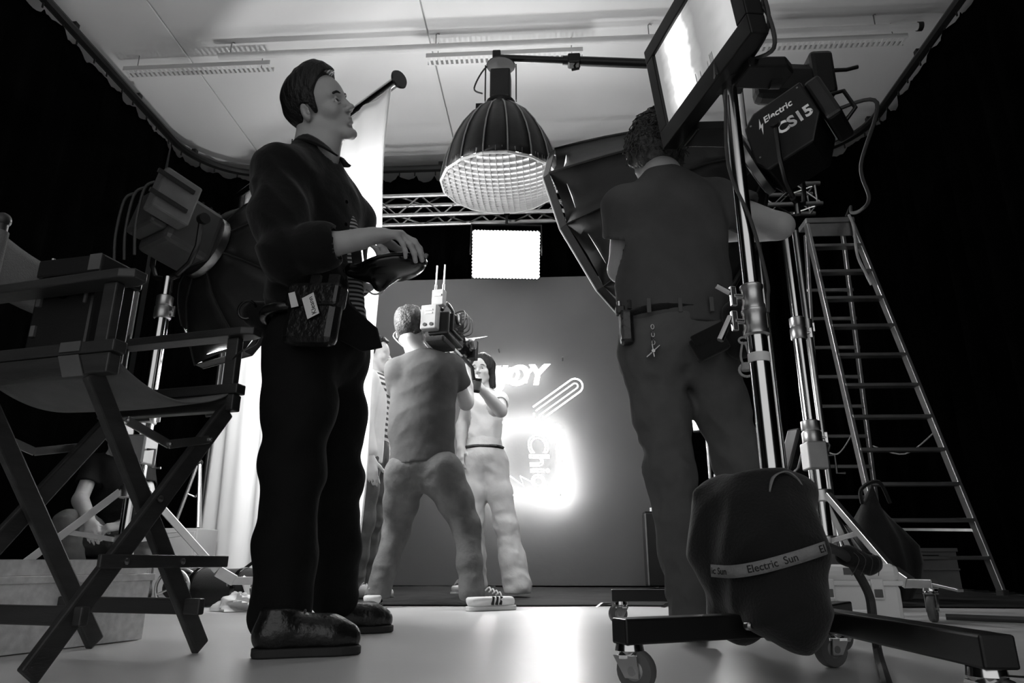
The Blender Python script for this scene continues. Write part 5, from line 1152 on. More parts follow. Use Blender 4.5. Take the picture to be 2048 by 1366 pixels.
# ------------------------------------------------------------------ a clothed figure from its joints
def figure(root, J, fwd, vox, head_R, HS_, mats, shirt=None, pants=None, female=False, detail=False, hands=None, seed=1, sleeve=.55, hem=None, waist_cut=None):
    """J: joints; builds body, shirt, trousers as three closed surfaces"""
    fwd = V(fwd).normalized(); U = V((0, 0, 1)); pts = [J[k] for k in J] + [J['head']+V((.17, .17, .2)), J['head']-V((.17, .17, .0))]
    S = Sdf(*bbox(pts, .13), vox)
    head_sdf(S, J['head'], head_R, HS_, female, detail)
    S.cap(J['head']+head_R @ (V((-.02, 0, -.05))*HS_), J['neck'], .048 if female else .056, .05 if female else .062, .02)
    ch = (J['sl']+J['sr'])/2; S.cap(J['neck'], ch.lerp(J['waist'], .3), .06, .1, .04); S.cap(ch.lerp(J['waist'], .2), J['waist'], .1, .09, .05, (fwd, .75)); S.cap(J['waist'], J['hip'], .09, .1, .05, (fwd, .8))
    for s in ('l', 'r'):
        S.cap(J['neck']-U*.04, J['s'+s], .045, .045, .03); S.chain([J['s'+s], J['e'+s], J['w'+s]], [.046, .042, .03], .02); S.cap(J['e'+s].lerp(J['w'+s], .1), J['e'+s].lerp(J['w'+s], .5), .044, .039, .02)
        S.chain([J['h'+s], J['k'+s], J['a'+s]], [.07, .05, .036], .02)
        if hands and s in hands:
            d, n, t_, cu, th = hands[s]; hand_sdf(S, J['w'+s], d, n, t_, cu, thumb=th)
    S.mesh('body', mats['skin'], root)
    q = shirt or {}
    pts = [J['sl'], J['sr'], J['el'], J['er'], J['hip'], J['neck']]
    S = Sdf(*bbox(pts, .2), max(vox, .008)); w_ = q.get('w', .165); fl = q.get('flat', .75)
    S.cap(J['sl']-U*.005, J['sr']-U*.005, q.get('sh', .072), None, .03); S.cap(J['neck']-U*.03, ch-U*.03, .075, .1, .05)
    S.cap(ch-U*.07, J['waist'], w_, q.get('ww', w_*.92), .05, (fwd, fl)); S.cap(J['waist'], J['hip']-U*.02, q.get('ww', w_*.92), q.get('hw', w_*.97), .05, (fwd, fl))
    for s in ('l', 'r'):
        m_ = J['s'+s].lerp(J['e'+s], sleeve); S.chain([J['s'+s], m_], [q.get('sl', .07), q.get('sl', .07)*.93], .03)
        S.cap(m_, J['e'+s].lerp(J['w'+s], .6), .05, .05, .003, None, 'sub'); S.cut
    nb = bump_near([J['waist'], J['sl']-U*.1, J['sr']-U*.1], .2); fd = folds(seed, q.get('f', 24), 1.2)
    f3 = folds(seed+3, 60, 1.0)
    S.disp(lambda X, Y, Z: (.012*np.abs(fd(X, Y, Z))-.004+.002*f3(X, Y, Z))*(.35+.9*nb(X, Y, Z)))
    for s in ('l', 'r'):
        m_ = J['s'+s].lerp(J['e'+s], sleeve); dd = (J['e'+s]-J['s'+s]).normalized()
        sl = S._sl(np.array(m_)-.16, np.array(m_+dd*.08)+.16)
        X, Y, Z = S._xyz(sl); cutd = (X-m_.x)*dd.x+(Y-m_.y)*dd.y+(Z-m_.z)*dd.z
        ax = np.sqrt(np.maximum(0, (X-m_.x)**2+(Y-m_.y)**2+(Z-m_.z)**2-cutd**2)); nearby = (ax < .1)
        S.D[sl] = np.where(nearby, np.maximum(S.D[sl], cutd), S.D[sl]).astype(np.float32)
    S.cut(J['hip'] if hem is None else hem[0], -U if hem is None else hem[1])
    S.cap(J['neck']+U*.1, J['neck']-U*.012, .062, .058, .008, None, 'sub')
    if 'extra' in q: q['extra'](S)
    S.mesh('shirt', mats['shirt'], root)
    g = pants or {}
    pts = [J[k] for k in ('hip', 'hl', 'hr', 'kl', 'kr', 'al', 'ar')]
    S = Sdf(*bbox(pts, .17), max(vox, .008)); r = g.get('r', (.1, .092, .075, .068, .07)); hr_ = g.get('hip', .15)
    S.cap(J['hip']+U*.08, J['hip'], hr_*.95, hr_, .03, (fwd, .78))
    for s in ('l', 'r'):
        S.cap(J['hip'], J['h'+s]-U*.02, .11, r[0], .05); S.chain([J['h'+s], J['h'+s].lerp(J['k'+s], .5), J['k'+s], J['k'+s].lerp(J['a'+s], .55), J['a'+s]], r, .035)
        S.cap(J['h'+s]-fwd*.035, J['h'+s]-fwd*.03-U*.06, .082, .074, .07)
    nb = bump_near([J['kl'], J['kr'], J['al']+U*.06, J['ar']+U*.06, (J['hl']+J['hr'])/2-U*.05], g.get('fr', .15)); fd = folds(seed+7, g.get('f', 46), 2.4); f2 = folds(seed+8, 85, 2.4)
    am = g.get('amp', .008)*.8
    S.disp(lambda X, Y, Z: (am*1.7*np.abs(fd(X, Y, Z))-am*.6+am*.4*f2(X, Y, Z))*(.15+1.0*nb(X, Y, Z)))
    S.cut((J['hip']+U*.13) if waist_cut is None else waist_cut, U); S.cut(V((0, 0, g.get('zc', .045))), -U)
    S.mesh('trousers', mats['pants'], root)
    return root
UPV = V((0, 0, 1))
# ------------------------------------------------------------------ camera operator seen from behind
YC = 3.9
co = thing('person', 'camera operator in grey shirt and jeans seen from behind with legs apart', 'person', V((-.7, 3.87, 0)))
J = dict(head=at(822, 662, 3.86), neck=at(838, 712, 3.88), sl=at(797, 742, 3.87), sr=at(902, 736, 3.93), el=at(800, 812, 4.12), er=at(932, 806, 4.08), wl=at(868, 712, 4.28), wr=at(934, 742, 4.26),
         waist=at(842, 850, 3.89), hip=at(846, 925, 3.88), hl=at(812, 948, 3.9), hr=at(886, 944, 3.86), kl=at(793, 1060, 4.0), kr=at(934, 1056, 3.86), al=at(755, 1190, 3.93), ar=at(944, 1188, 3.78))
JC = J
HRc = rot_head(math.radians(78), math.radians(-5), math.radians(-4))
figure(co, J, (.15, 1, 0), .0065, HRc, 1.02, dict(skin='skin_fair', shirt='tee_grey', pants='jeans_grey'), shirt=dict(w=.195, ww=.18, hw=.185, sl=.078, sh=.075), pants=dict(r=(.105, .095, .072, .062, .066), amp=.008, hip=.155),
       hands=dict(r=(V((0, .3, 1)), V((.8, .2, 0)), V((0, 1, 0)), ((.3, .6, .4),)*4, (.6, .5, -.4)), l=(V((.4, .3, .8)), V((-.3, -.8, 0)), V((.5, 0, .5)), ((.3, .6, .4),)*4, (.6, .5, -.4))), seed=31, hem=(at(846, 930, 3.88), V((.05, 0, -1))))
hair_short(co, J['head'], HRc, 'hair_grey', 1.02, grow=.018, top=.02, nz=.007, f=90, vox=.005, line=((-.12, -.085), (-.07, -.085), (-.03, -.05), (-.01, .0), (.02, .02), (.05, .08), (.1, .1)))
MB().tube(spline([J['head']+V((-.085, 0, .0)), J['head']+V((-.09, -.04, -.05)), J['neck']+V((-.05, -.05, .02)), J['neck']+V((.02, -.07, .012))], 6), .004, 6).build('earpiece_wire', 'rope', co, smooth=True)
shoe(co, gz(742, 1219), math.radians(100), .28, 'shoe_white', 'rubber', .048, .015, 'rope', 'black_fabric', vox=.007)
shoe(co, gz(935, 1223), math.radians(38), .28, 'shoe_white', 'shoe_white', .048, .015, 'rope', 'black_fabric', vox=.007)
# cinema camera on his right shoulder
c0 = at(866, 645, 3.80); cd = (at(932, 712, 4.36)-c0).normalized(); cs = cd.cross(UPV).normalized(); cu_ = cs.cross(cd); RC = Matrix((cs, cd, cu_)).transposed()
def cp(x, y, z): return c0+cs*x+cd*y+cu_*z
t = thing('cinema_camera', 'cinema camera with transmitter and matte box on the operator shoulder', 'camera', c0)
bt = MB().box(cp(-.01, -.02, .02), (.10, .06, .15), RC).build('battery', 'case_grey', t, bevel=.008)
for z in (.06, .04): MB().box(cp(-.01, -.0515, z), (.045, .003, .008), RC).build('battery_mark', 'print_white', bt)
for x in (-.03, .01): MB().lathe([(.011, 0), (.011, .004)], cp(x, -.05, -.03), -cd, 10).build('battery_contact', 'rubber', bt, smooth=True)
MB().box(cp(.03, .14, .0), (.13, .26, .14), RC).build('body', 'black_plastic', t, bevel=.01)
MB().box(cp(.10, .12, .01), (.03, .18, .11), RC).build('side_module', 'black_metal', t, bevel=.006)
tx = MB().box(cp(.02, .02, .16), (.075, .05, .10), RC).build('transmitter', 'case_grey', t, bevel=.006)
MB().box(cp(.02, -.008, .17), (.045, .004, .012), RC).build('display', 'print_white', tx)
for x in (-.005, .045): MB().tube([cp(x, .02, .2), cp(x, .02, .25)], .008, 8).tube([cp(x, .02, .25), cp(x, .02, .38)], .005, 8).build('antenna', 'alu', tx, smooth=True)
MB().tube(spline([cp(.03, .05, .1), cp(.03, .12, .17), cp(.03, .24, .15), cp(.03, .28, .08)], 5), .012, 8).build('top_handle', 'black_metal', t, smooth=True)
MB().lathe([(.05, 0), (.055, .01), (.055, .07), (.048, .08), (.048, .12), (.06, .13), (.06, .19)], cp(.03, .27, .0), cd, 20).build('lens', 'black_gloss', t, smooth=True)
MB().box(cp(.03, .49, .0), (.15, .05, .13), RC).build('matte_box', 'black_plastic', t, bevel=.006)
MB().prism([cp(-.05, .5, .08), cp(.11, .5, .08), cp(.13, .62, .14), cp(-.07, .62, .14)], cu_*.004).build('matte_flag', 'black_metal', t)
for x in (0.0, .06): MB().tube([cp(x, .0, -.09), cp(x, .5, -.09)], .008, 8).build('rod', 'steel', t, smooth=True)
MB().lathe([(.03, 0), (.033, .005), (.033, .025), (.03, .03)], cp(.12, .33, -.02), cs, 16).build('follow_focus', 'alu_dull', t, smooth=True)
MB().lathe([(.032, 0), (.036, .004), (.036, .012), (.03, .016)], cp(.115, .1, .05), cs, 16).build('dial', 'steel', t, smooth=True)
for k in range(4): MB().lathe([(.009, 0), (.009, .014)], cp(.115, .06+.04*k, -.03), cs, 8).build('connector', 'steel', t, smooth=True)
for k in range(4):
    MB().tube(spline([cp(.12, .06+.04*k, -.03), cp(.17, .05+.05*k, .0), cp(.15, .1+.04*k, .1), cp(.06, .12+.03*k, .09)], 5), .0045, 6).build('cable', 'cord', t, smooth=True)
MB().box(cp(.02, .08, -.105), (.12, .2, .035), RC).build('shoulder_pad', 'black_fabric', t, bevel=.012)
MB().tube([cp(.06, .35, -.09), cp(.12, .37, -.16), cp(.13, .38, -.24)], .012, 8).build('hand_grip', 'black_metal', t, smooth=True)
MB().box(cp(-.08, .36, .06), (.09, .02, .06), RC).build('viewfinder_screen', 'black_plastic', t, bevel=.004)
# ------------------------------------------------------------------ woman before the backdrop
wo = thing('person', 'woman with a dark bob in light top and pale jeans facing the camera operator', 'person', V((-.45, 5.0, 0)))
J = dict(head=at(964, 742, 4.98), neck=at(967, 782, 5.0), sr=at(938, 800, 5.0), sl=at(1000, 800, 5.0), er=at(925, 850, 5.02), wr=at(922, 895, 4.95), el=at(1002, 822, 4.8), wl=at(962, 778, 4.62),
         waist=at(968, 858, 5.0), hip=at(968, 912, 5.0), hr=at(950, 925, 5.0), hl=at(987, 925, 5.0), kr=at(945, 1045, 4.98), kl=at(1012, 1050, 4.96), ar=at(946, 1170, 5.02), al=at(1035, 1172, 4.95))
HRw = rot_head(math.radians(-102), math.radians(-4))
figure(wo, J, (0, -1, 0), .0065, HRw, .98, dict(skin='skin_fair', shirt='tee_light', pants='jeans_light'), shirt=dict(w=.145, ww=.115, hw=.125, sl=.06, sh=.05), pants=dict(r=(.092, .088, .078, .085, .098), amp=.009, hip=.135, zc=.03), female=True, detail=True,
       hands=dict(l=(V((-.3, -.5, .5)), V((.5, -.3, .2)), V((-.3, .1, .8)), ((.5, .9, .6),)*4, (.6, .4, -.5)), r=(V((0, -.2, -1)), V((-.6, -.6, 0)), V((.2, -.9, 0)), ((.2, .4, .3),)*4, (.7, .5, -.3))), seed=51, hem=(at(968, 892, 5.0), V((0, 0, -1))), sleeve=.4)
eyes(wo, J['head'], HRw, .98); brows(wo, J['head'], HRw, 'hair_dark', .98, .7)
S = Sdf(J['head']-V((.16, .16, .2)), J['head']+V((.16, .16, .16)), .005); hc_ = J['head']
S.ell(hc_+HRw @ V((-.014, 0, .045)), (.108, .09, .098), .01, HRw)
for s in (-1, 1): S.cap(hc_+HRw @ V((-.01, s*.068, .04)), hc_+HRw @ V((.0, s*.082, -.12)), .03, .026, .03)
S.cap(hc_+HRw @ V((-.06, 0, .03)), hc_+HRw @ V((-.06, 0, -.12)), .05, .045, .05)
S.ell(hc_+HRw @ V((.10, 0, -.02)), (.085, .054, .105), .012, HRw, 'sub'); S.cut(hc_-UPV*.135, -UPV)
fd = folds(9, 70, .2); S.disp(lambda X, Y, Z: .003*fd(X, Y, Z*.25)); S.mesh('hair', 'hair_dark', wo)
MB().tube([J['hip']+UPV*.055+V((.135*math.cos(k*math.pi/12), .11*math.sin(k*math.pi/12), 0)) for k in range(24)], .014, 8, closed=True).build('belt', 'leather_black', wo, smooth='full')
shoe(wo, gz(928, 1188), math.radians(-100), .25, 'shoe_white', 'shoe_white', .043, .015, 'rope', None, vox=.007)
shoe(wo, gz(1035, 1189), math.radians(-72), .25, 'shoe_white', 'shoe_white', .043, .015, 'rope', None, vox=.007)
pg = at(952, 770, 4.56); t = thing('snack_tin', 'small dark can held up by the woman towards the lens', 'tin', pg)
MB().lathe([(.03, -.05), (.034, -.046), (.034, .046), (.03, .05)], pg, (.2, -.3, 1), 18).build('can', 'black_metal', t, smooth=True)
MB().lathe([(.0345, -.03), (.0345, .03)], pg, (.2, -.3, 1), 18).build('wrapper', 'rubber_grey', t, smooth=True)
# ------------------------------------------------------------------ crew member half hidden behind the white sheet
Yh = 4.62; x0 = at(742, 850, Yh).x
cr_ = thing('person', 'crew member in striped shirt half hidden behind the edge of the white sheet', 'person', V((x0, Yh, 0)))
J = dict(head=V((x0+.0, Yh, 1.60)), neck=V((x0-.01, Yh, 1.45)), sr=V((x0, Yh-.18, 1.38)), sl=V((x0, Yh+.18, 1.38)), er=V((x0-.01, Yh-.22, 1.1)), el=V((x0, Yh+.22, 1.1)), wr=V((x0+.06, Yh-.2, .86)), wl=V((x0+.08, Yh+.2, .86)),
         waist=V((x0, Yh, 1.1)), hip=V((x0, Yh, .93)), hr=V((x0, Yh-.09, .88)), hl=V((x0, Yh+.09, .88)), kr=V((x0+.01, Yh-.1, .48)), kl=V((x0+.01, Yh+.1, .48)), ar=V((x0-.03, Yh-.1, .09)), al=V((x0-.03, Yh+.1, .09)))
figure(cr_, J, (1, 0, 0), .009, rot_head(0, 0), 1.0, dict(skin='skin_fair', shirt='striped', pants='trousers_grey'), shirt=dict(w=.17, sl=.07), hands=dict(r=(V((.2, 0, -1)), V((0, -1, 0)), V((1, 0, 0)), ((.2, .4, .3),)*4, (.7, .5, -.3))), seed=71)
hair_short(cr_, J['head'], rot_head(0, 0), 'hair_dark', 1.0, grow=.015)
S = Sdf(V((x0-.3, Yh-.4, .75)), V((x0+.3, Yh+.4, 1.5)), .009)
S.cap(V((x0-.02, Yh-.18, 1.37)), V((x0-.02, Yh+.18, 1.37)), .085, None, .03); S.cap(V((x0-.02, Yh, 1.3)), V((x0-.01, Yh, .85)), .19, .195, .05, (V((1, 0, 0)), .78))
for s in (-1, 1): S.chain([V((x0, Yh+s*.18, 1.38)), V((x0, Yh+s*.22, 1.1)), V((x0+.04, Yh+s*.2, .92))], [.082, .07, .06], .03)
S.cap(V((x0+.2, Yh, 1.5)), V((x0+.2, Yh, .7)), .09, .13, .02, None, 'sub'); S.cut(V((0, 0, .84)), -UPV); S.cap(V((x0, Yh, 1.6)), V((x0, Yh, 1.42)), .07, .07, .01, None, 'sub')
fd = folds(73, 24, .8); S.disp(lambda X, Y, Z: .006*fd(X, Y, Z)); S.mesh('overshirt', 'tee_light', cr_)
for s in (-1, 1): shoe(cr_, V((x0-.08, Yh+s*.1, 0)), 0, .27, 'shoe_white', 'rubber', .046, .05, 'rope', None, vox=.01)
# ------------------------------------------------------------------ crew member sitting low on the left, seen through the chair
hE = at(243, 872, 4.3); xe = hE.x
se = thing('person', 'crew member in dark shirt sitting low behind the canvas chair', 'person', V((xe-.1, 4.4, 0)))
J = dict(head=hE, neck=hE+V((-.03, .03, -.15)), sr=at(190, 930, 4.3), sl=at(285, 930, 4.45), er=at(160, 1000, 4.2), el=at(300, 1010, 4.35), wr=at(182, 1048, 3.98), wl=at(250, 1050, 4.0),
         waist=at(225, 1010, 4.5), hip=at(215, 1062, 4.55), hr=at(195, 1068, 4.5), hl=at(245, 1068, 4.5), kr=at(135, 1046, 4.05), kl=at(285, 1062, 4.05), ar=at(150, 1172, 4.15), al=at(280, 1175, 4.15))
HRs = rot_head(math.radians(-70), math.radians(-12))
figure(se, J, (.15, -1, 0), .008, HRs, 1.0, dict(skin='skin', shirt='tee_dark', pants='trousers_grey'), shirt=dict(w=.17, ww=.17, sl=.072), pants=dict(r=(.095, .09, .07, .062, .062), hip=.15),
       hands=dict(r=(V((.5, -.6, -.4)), V((-.3, -.4, .8)), V((.6, .5, 0)), ((.4, .6, .4),)*4, (.7, .5, -.4)), l=(V((-.6, -.5, -.2)), V((.2, -.4, .8)), V((-.5, .5, 0)), ((.4, .6, .4),)*4, (.7, .5, -.4))), seed=81)
hair_short(se, J['head'], HRs, 'hair_dark', 1.0, grow=.015); eyes(se, J['head'], HRs)
for k_, a_ in (('ar', -110), ('al', -75)): q = J[k_]; shoe(se, V((q.x, q.y+.07, 0)), math.radians(a_), .27, 'leather_black', 'rubber', .047, .05, vox=.01)
t = thing('stool_box', 'low black box under the sitting crew member', 'box', V((J['hip'].x, J['hip'].y+.02, 0)))
bz0 = max(.12, J['hip'].z-.17); MB().box(V((J['hip'].x, J['hip'].y+.03, bz0/2)), (.4, .34, bz0-.012)).build('body', 'black_plastic', t, bevel=.012)
MB().box(V((J['hip'].x, J['hip'].y+.03, bz0-.012)), (.41, .35, .02)).build('lid', 'black_plastic', t, bevel=.006)
# ------------------------------------------------------------------ curly-haired man seen from behind at the right
YR = 2.3
rm = thing('person', 'curly-haired man in dark shirt seen from behind under the monitor', 'person', V((.45, 2.3, 0)))
J = dict(head=at(1312, 316, 2.34), neck=at(1325, 352, 2.27), sl=at(1250, 418, 2.26), sr=at(1432, 402, 2.30), el=at(1240, 540, 2.36), er=at(1562, 452, 2.22), wl=at(1300, 560, 2.58), wr=at(1445, 470, 2.46),
         waist=at(1345, 560, 2.28), hip=at(1348, 655, 2.28), hl=at(1305, 700, 2.28), hr=at(1402, 695, 2.30), kl=at(1340, 950, 2.27), kr=at(1476, 920, 2.33), al=at(1388, 1235, 2.24), ar=at(1545, 1190, 2.42))
HRr = rot_head(math.radians(80), math.radians(12), math.radians(6))
figure(rm, J, (.12, 1, 0), .006, HRr, 1.04, dict(skin='skin', shirt='tee_grey', pants='trousers_grey'), shirt=dict(w=.19, ww=.182, hw=.182, sl=.082, sh=.075, f=20), pants=dict(r=(.106, .09, .074, .066, .07), amp=.011, hip=.165, fr=.2),
       hands=dict(l=(V((.3, .8, .2)), V((-.6, 0, .6)), V((.4, 0, .6)), ((.3, .6, .4),)*4, (.6, .5, -.4)), r=(V((-.9, .3, .1)), V((.2, -.8, .3)), V((0, .3, .9)), ((.35, .6, .4),)*4, (.6, .5, -.4))), seed=91, sleeve=.5, hem=(at(1345, 642, 2.15), V((0, 0, -1))))
# curly hair: a lumpy cap plus loose curls
S = Sdf(J['head']-V((.18, .18, .16)), J['head']+V((.18, .18, .2)), .0045); hc_ = J['head']
S.ell(hc_+HRr @ V((-.02, 0, .055)), (.118, .095, .105), .01, HRr); S.ell(hc_+HRr @ V((.0, .0, .12)), (.08, .075, .055), .03, HRr); S.ell(hc_+HRr @ V((-.075, 0, -.015)), (.05, .072, .05), .03, HRr)
for s in (-1, 1): S.ell(hc_+HRr @ V((-.01, s*.072, .01)), (.05, .03, .055), .02, HRr)
f1 = folds(5, 95, 1, 5); f2 = folds(6, 200, 1, 4); S.disp(lambda X, Y, Z: .011*f1(X, Y, Z)+.005*f2(X, Y, Z)); S.ell(hc_+HRr @ V((.095, 0, -.03)), (.06, .1, .10), .01, HRr, 'sub')
hair = S.mesh('hair', 'hair_curly', rm)
rg = random.Random(17); mb = MB()
for i in range(420):
    a = rg.uniform(0, 2*math.pi); b = rg.uniform(-.5, 1.45); d = V((math.cos(a)*math.cos(b), math.sin(a)*math.cos(b), math.sin(b)))
    if d.x > .35 and d.z < .6: continue
    p = hc_+HRr @ V((-.02+d.x*.115, d.y*.094, .055+d.z*.112)); n_ = (HRr @ d).normalized(); s_, _, u_ = frame(n_)
    r = rg.uniform(.008, .017); ph = rg.uniform(0, 6); L = rg.uniform(.01, .035); tw = rg.uniform(4, 8)
    mb.tube([p+n_*(L*k/7)+(s_*math.cos(ph+tw*k/7)+u_*math.sin(ph+tw*k/7))*r - UPV*(.02*(k/7)**2) for k in range(8)], .0021, 4)
o = mb.build('curls', 'hair_curly', rm, smooth='full', fix=False); o['kind'] = 'stuff'
MB().tube(spline([hc_+HRr @ V((-.015, -.083, .012)), hc_+HRr @ V((.03, -.088, .022)), hc_+HRr @ V((.09, -.08, .018))], 5), .0035, 6).build('glasses_arm', 'rubber_grey', rm, smooth=True)
# belt and waistband
MB().tube([J['hip']+UPV*.03+V((.165*math.cos(k*math.pi/14), .125*math.sin(k*math.pi/14), 0)) for k in range(28)], .017, 8, closed=True).build('belt', 'black_fabric', rm, smooth='full')
for k, x in enumerate((-.1, .0, .1)): MB().box(J['hip']+V((x, -.138, .03)), (.014, .008, .05)).build('belt_loop', 'trousers_grey', rm, bevel=.002)
shoe(rm, gz(1382, 1284), math.radians(75), .29, 'leather_black', 'rubber_grey', .052, .06, vox=.007)
q = J['ar']; shoe(rm, V((q.x-.02, q.y-.07, 0)), math.radians(70), .29, 'leather_black', 'rubber_grey', .052, .06, vox=.007)
# tools on his belt
q = at(1253, 655, 2.17); t = thing('radio_pouch', 'black two-way radio pouch on the left hip of the curly-haired man', 'radio', q)
MB().box(q, (.045, .05, .115)).build('pouch', 'leather_black', t, bevel=.012); MB().box(q+V((-.018, 0, .058)), (.03, .035, .03)).build('radio_top', 'black_plastic', t, bevel=.005)
MB().lathe([(.008, 0), (.008, .016)], q+V((-.022, -.01, .07)), (0, 0, 1), 10).build('radio_knob', 'alu', t, smooth=True); MB().tube([q+V((.012, -.01, .06)), q+V((.012, -.01, .09))], .007, 8).build('aerial_stub', 'rubber', t, smooth=True)
q = at(1308, 703, 2.13); t = thing('spring_clip', 'small metal spring clip hanging on a chain from the belt of the curly-haired man', 'clip', q)
MB().bar(q+V((-.025, 0, -.02)), q+V((.02, 0, .02)), .012, .006).build('jaw', 'steel', t, bevel=.002); MB().bar(q+V((.0, 0, -.02)), q+V((-.005, 0, .025)), .012, .006).build('jaw', 'steel', t, bevel=.002); MB().tube([q+V((-.003, -.01, .0)), q+V((-.003, .01, .0))], .006, 8).build('spring', 'steel', t, smooth=True)
for k in range(5): MB().tube([q+V((.0, .0, .03+.013*k))+V((.005*math.cos(a), .004*math.sin(a)*(k % 2), .008*math.sin(a))) for a in [j*math.pi/4 for j in range(8)]], .0014, 5, closed=True).build('chain_link', 'steel', t)
q = at(1418, 690, 2.12); t = thing('tool_pouch', 'black cloth tool pouch tilted on the right hip of the curly-haired man', 'pouch', q)
RQ = Matrix.Rotation(-.45, 3, 'Y'); MB().box(q, (.11, .035, .075), RQ).build('body', 'black_fabric', t, bevel=.008); MB().box(q+V((.0, -.016, .03)), (.115, .012, .04), RQ).build('flap', 'black_fabric', t, bevel=.004)
q = at(1478, 660, 2.16); t = thing('side_bag', 'dark crumpled bag at the right hip of the curly-haired man', 'bag', q)
S = Sdf(q-V((.1, .1, .14)), q+V((.1, .1, .14)), .006); S.cap(q+V((0, 0, .05)), q-V((0, 0, .05)), .05, .045, .02); fd = folds(3, 60, 1); S.disp(lambda X, Y, Z: .006*fd(X, Y, Z)); S.mesh('bag_body', 'black_fabric', t)
MB().tube(spline([q+V((-.02, 0, .09)), q+V((.0, 0, .12)), q+V((.02, 0, .09))], 5), .006, 6).build('strap', 'black_fabric', t, smooth=True)
q = at(1490, 712, 2.10); t = thing('rope_toggle', 'pale rope loop with a round toggle hanging at the right hip of the curly-haired man', 'rope', q)
for e in (-.008, .008): MB().tube(spline([q+V((e, 0, -.03)), q+V((e*1.6, 0, .0)), q+V((e*.4, 0, .045))], 5), .0035, 6).build('cord', 'rope', t, smooth=True)
MB().tube([q+V((.014*math.cos(a), 0, .05+.01*math.sin(a))) for a in [k*math.pi/8 for k in range(16)]], .0035, 6, closed=True).build('loop', 'rope', t, smooth=True)
MB().lathe([(.014, -.012), (.016, -.01), (.016, .01), (.014, .012)], q-V((0, 0, .035)), (0, 0, 1), 14).build('toggle', 'rope', t, smooth=True)
MB().tube([q+V((.022*math.cos(a), 0, -.045+.02*math.sin(a))) for a in [k*math.pi/8 for k in range(16)]], .004, 6, closed=True).build('ring', 'rope', t, smooth=True)
# ------------------------------------------------------------------ sandbag hung over the wheeled base, with lettered strap
sb0 = at(1505, 1100, 1.50)
sbt = thing('sandbag', 'large black sandbag with a grey lettered strap on the wheeled base', 'sandbag', V((sb0.x, 1.6, .05)))
S = Sdf(V((sb0.x-.24, 1.3, .03)), V((sb0.x+.3, 1.85, .52)), .006)
def sp_(px, py, Y): return at(px, py, Y)
S.chain([sp_(1440, 1015, 1.68), sp_(1472, 1120, 1.68), sp_(1480, 1215, 1.70)], [.062, .076, .074], .03, (V((0, 1, 0)), .8))
S.chain([sp_(1545, 1005, 1.60), sp_(1553, 1110, 1.56), sp_(1578, 1215, 1.53), sp_(1598, 1250, 1.53)], [.07, .08, .076, .045], .03, (V((0, 1, 0)), .8))
S.cap(sp_(1430, 1000, 1.68), sp_(1590, 985, 1.62), .035, .04, .04); S.cap(sp_(1398, 988, 1.66), sp_(1420, 1005, 1.66), .012, .02, .02); S.cap(sp_(1622, 1205, 1.55), sp_(1640, 1228, 1.55), .03, .02, .02); S.cap(sp_(1470, 1090, 1.66), sp_(1550, 1080, 1.58), .085, .085, .07, (V((0, 1, 0)), .75))
S.cap(sp_(1500, 1020, 1.63), sp_(1512, 1195, 1.60), .06, .055, .06); fd = folds(41, 26, .5); f2 = folds(42, 60, .6); S.disp(lambda X, Y, Z: .015*np.abs(fd(X, Y, Z))-.006+.003*f2(X, Y, Z))
S.mesh('bag_body', 'black_fabric', sbt)
MB().grid(lambda u, v: spline([sp_(1535, 985, 1.55), sp_(1545, 955, 1.55), sp_(1570, 945, 1.56), sp_(1595, 965, 1.57), sp_(1615, 1010, 1.58)], 6)[round(u*24)]+V((0, .035*v-.0175, 0)), 24, 1).build('carry_handle', 'strap_grey', sbt, smooth='full', solid=.003)
# strap ribbon across the front and its printed words
Dl = S.D
def surf_y(x, z):      # front surface of the bag at (x, z)
    i = int(round((x-S.lo[0])/S.vox)); k = int(round((z-S.lo[2])/S.vox))
    if not (0 <= i < S.n[0] and 0 <= k < S.n[2]): return None
    col = S.D[i, :, k]; w_ = np.where(col < 0)[0]
    return float(S.lo[1]+S.vox*w_[0]) if len(w_) else None
raw = [at(1417, 1141, 1.60), at(1450, 1143, 1.57), at(1490, 1138, 1.54), at(1540, 1128, 1.50), at(1585, 1116, 1.49), at(1615, 1106, 1.50), at(1638, 1096, 1.53)]
path = spline(raw, 10); ys = []
for p in path:
    y = surf_y(p.x, p.z); ys.append(1.56 if y is None else y)
ys = [min(ys[max(0, i-6):i+7]) for i in range(len(ys))]; ys = [sum(ys[max(0, i-4):i+5])/len(ys[max(0, i-4):i+5]) for i in range(len(ys))]
path = [V((p.x, y-.004, p.z)) for p, y in zip(path, ys)]
acc_ = [0]
for a, b in zip(path[:-1], path[1:]): acc_.append(acc_[-1]+(b-a).length)
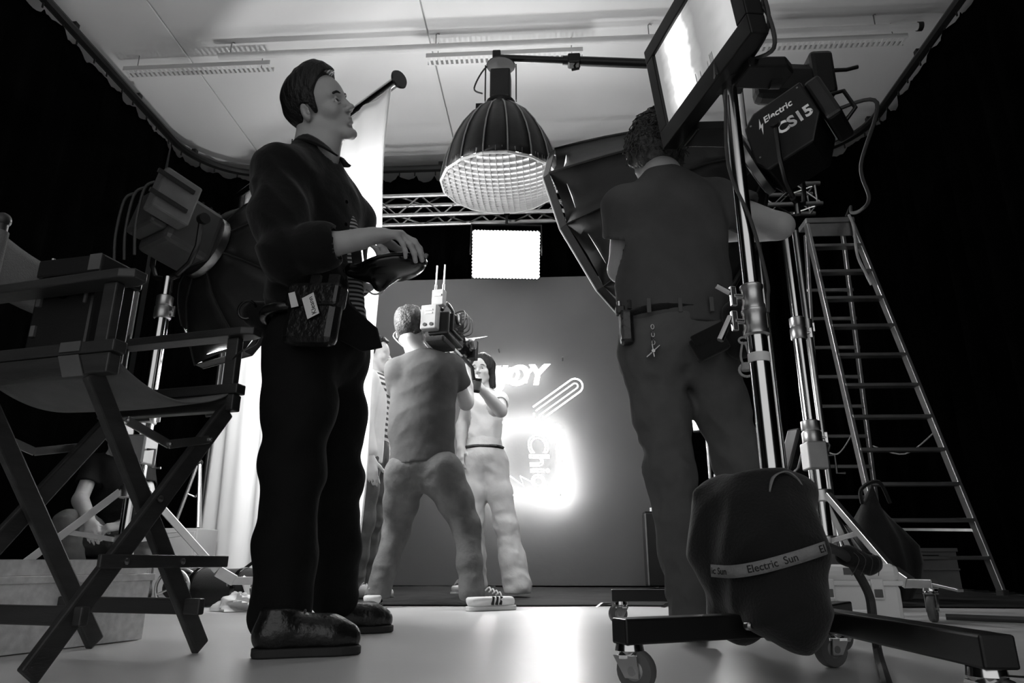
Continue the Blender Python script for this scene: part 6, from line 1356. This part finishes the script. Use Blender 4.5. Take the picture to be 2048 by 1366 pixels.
def on_strap(s, h, o):
    s = max(0, min(acc_[-1]-1e-5, s)); i = next(i for i in range(len(acc_)-1) if acc_[i+1] >= s); f = (s-acc_[i])/(acc_[i+1]-acc_[i])
    d = (path[i+1]-path[i]).normalized(); n_ = d.cross(V((0, 0, 1))).normalized(); n_ = n_ if n_.y < 0 else -n_; up_ = n_.cross(d); up_ = up_ if up_.z > 0 else -up_
    return path[i].lerp(path[i+1], f)+up_*h+n_*o
SWT = .025
stp = MB().grid(lambda u, v: on_strap(u*acc_[-1], SWT*(v-.5), 0), 60, 1).build('lettered_strap', 'strap_grey', sbt, smooth='full', solid=.002)
def strap_text(txt, s0, size):
    o = text_mesh(txt, 'strap_lettering', 'ink', None, V((0, 0, 0)), (1, 0, 0), (0, 1, 0), size, .0002, bold=.0002)
    off = V(sbt.location)
    for v in o.data.vertices: v.co = on_strap(s0+v.co.x, v.co.y-size*.3, .0018+v.co.z)-off
    o.parent = stp
L_ = acc_[-1]
strap_text('ic Sun', L_*.01, .019); strap_text('Electric  Sun', L_*.36, .0205); strap_text('El', L_*.93, .0205)
# thick cable curving down from the bag to the floor
cable([at(1622, 1090, 1.55), at(1660, 1096, 1.6), at(1690, 1112, 1.75), at(1712, 1140, 1.8), at(1738, 1190, 1.85), at(1746, 1240, 1.87), gz(1756, 1305, .012), gz(1772, 1364, .012), gz(1780, 1390, .012)], .011, 'grey cable dropping past the hard case and under the wheeled base', 'cord')
q = at(1715, 1120, 1.78); t = thing('cable_tie_bundle', 'black cloth tied round the cable above the hard case', 'cable tie', q)
S = Sdf(q-V((.08, .08, .08)), q+V((.08, .08, .08)), .005); S.cap(q-V((.025, 0, -.01)), q+V((.03, 0, -.01)), .026, .022, .01); fd = folds(8, 90, 1); S.disp(lambda X, Y, Z: .006*fd(X, Y, Z)); S.mesh('wrap', 'black_fabric', t)
for k in range(4): MB().tube(spline([q+V((-.02+.012*k, -.025, .02)), q+V((-.01+.015*k, -.035, -.0)), q+V((-.03+.02*k, -.03, -.035))], 4), .0008, 5).build('string', 'cord', t, smooth=True)
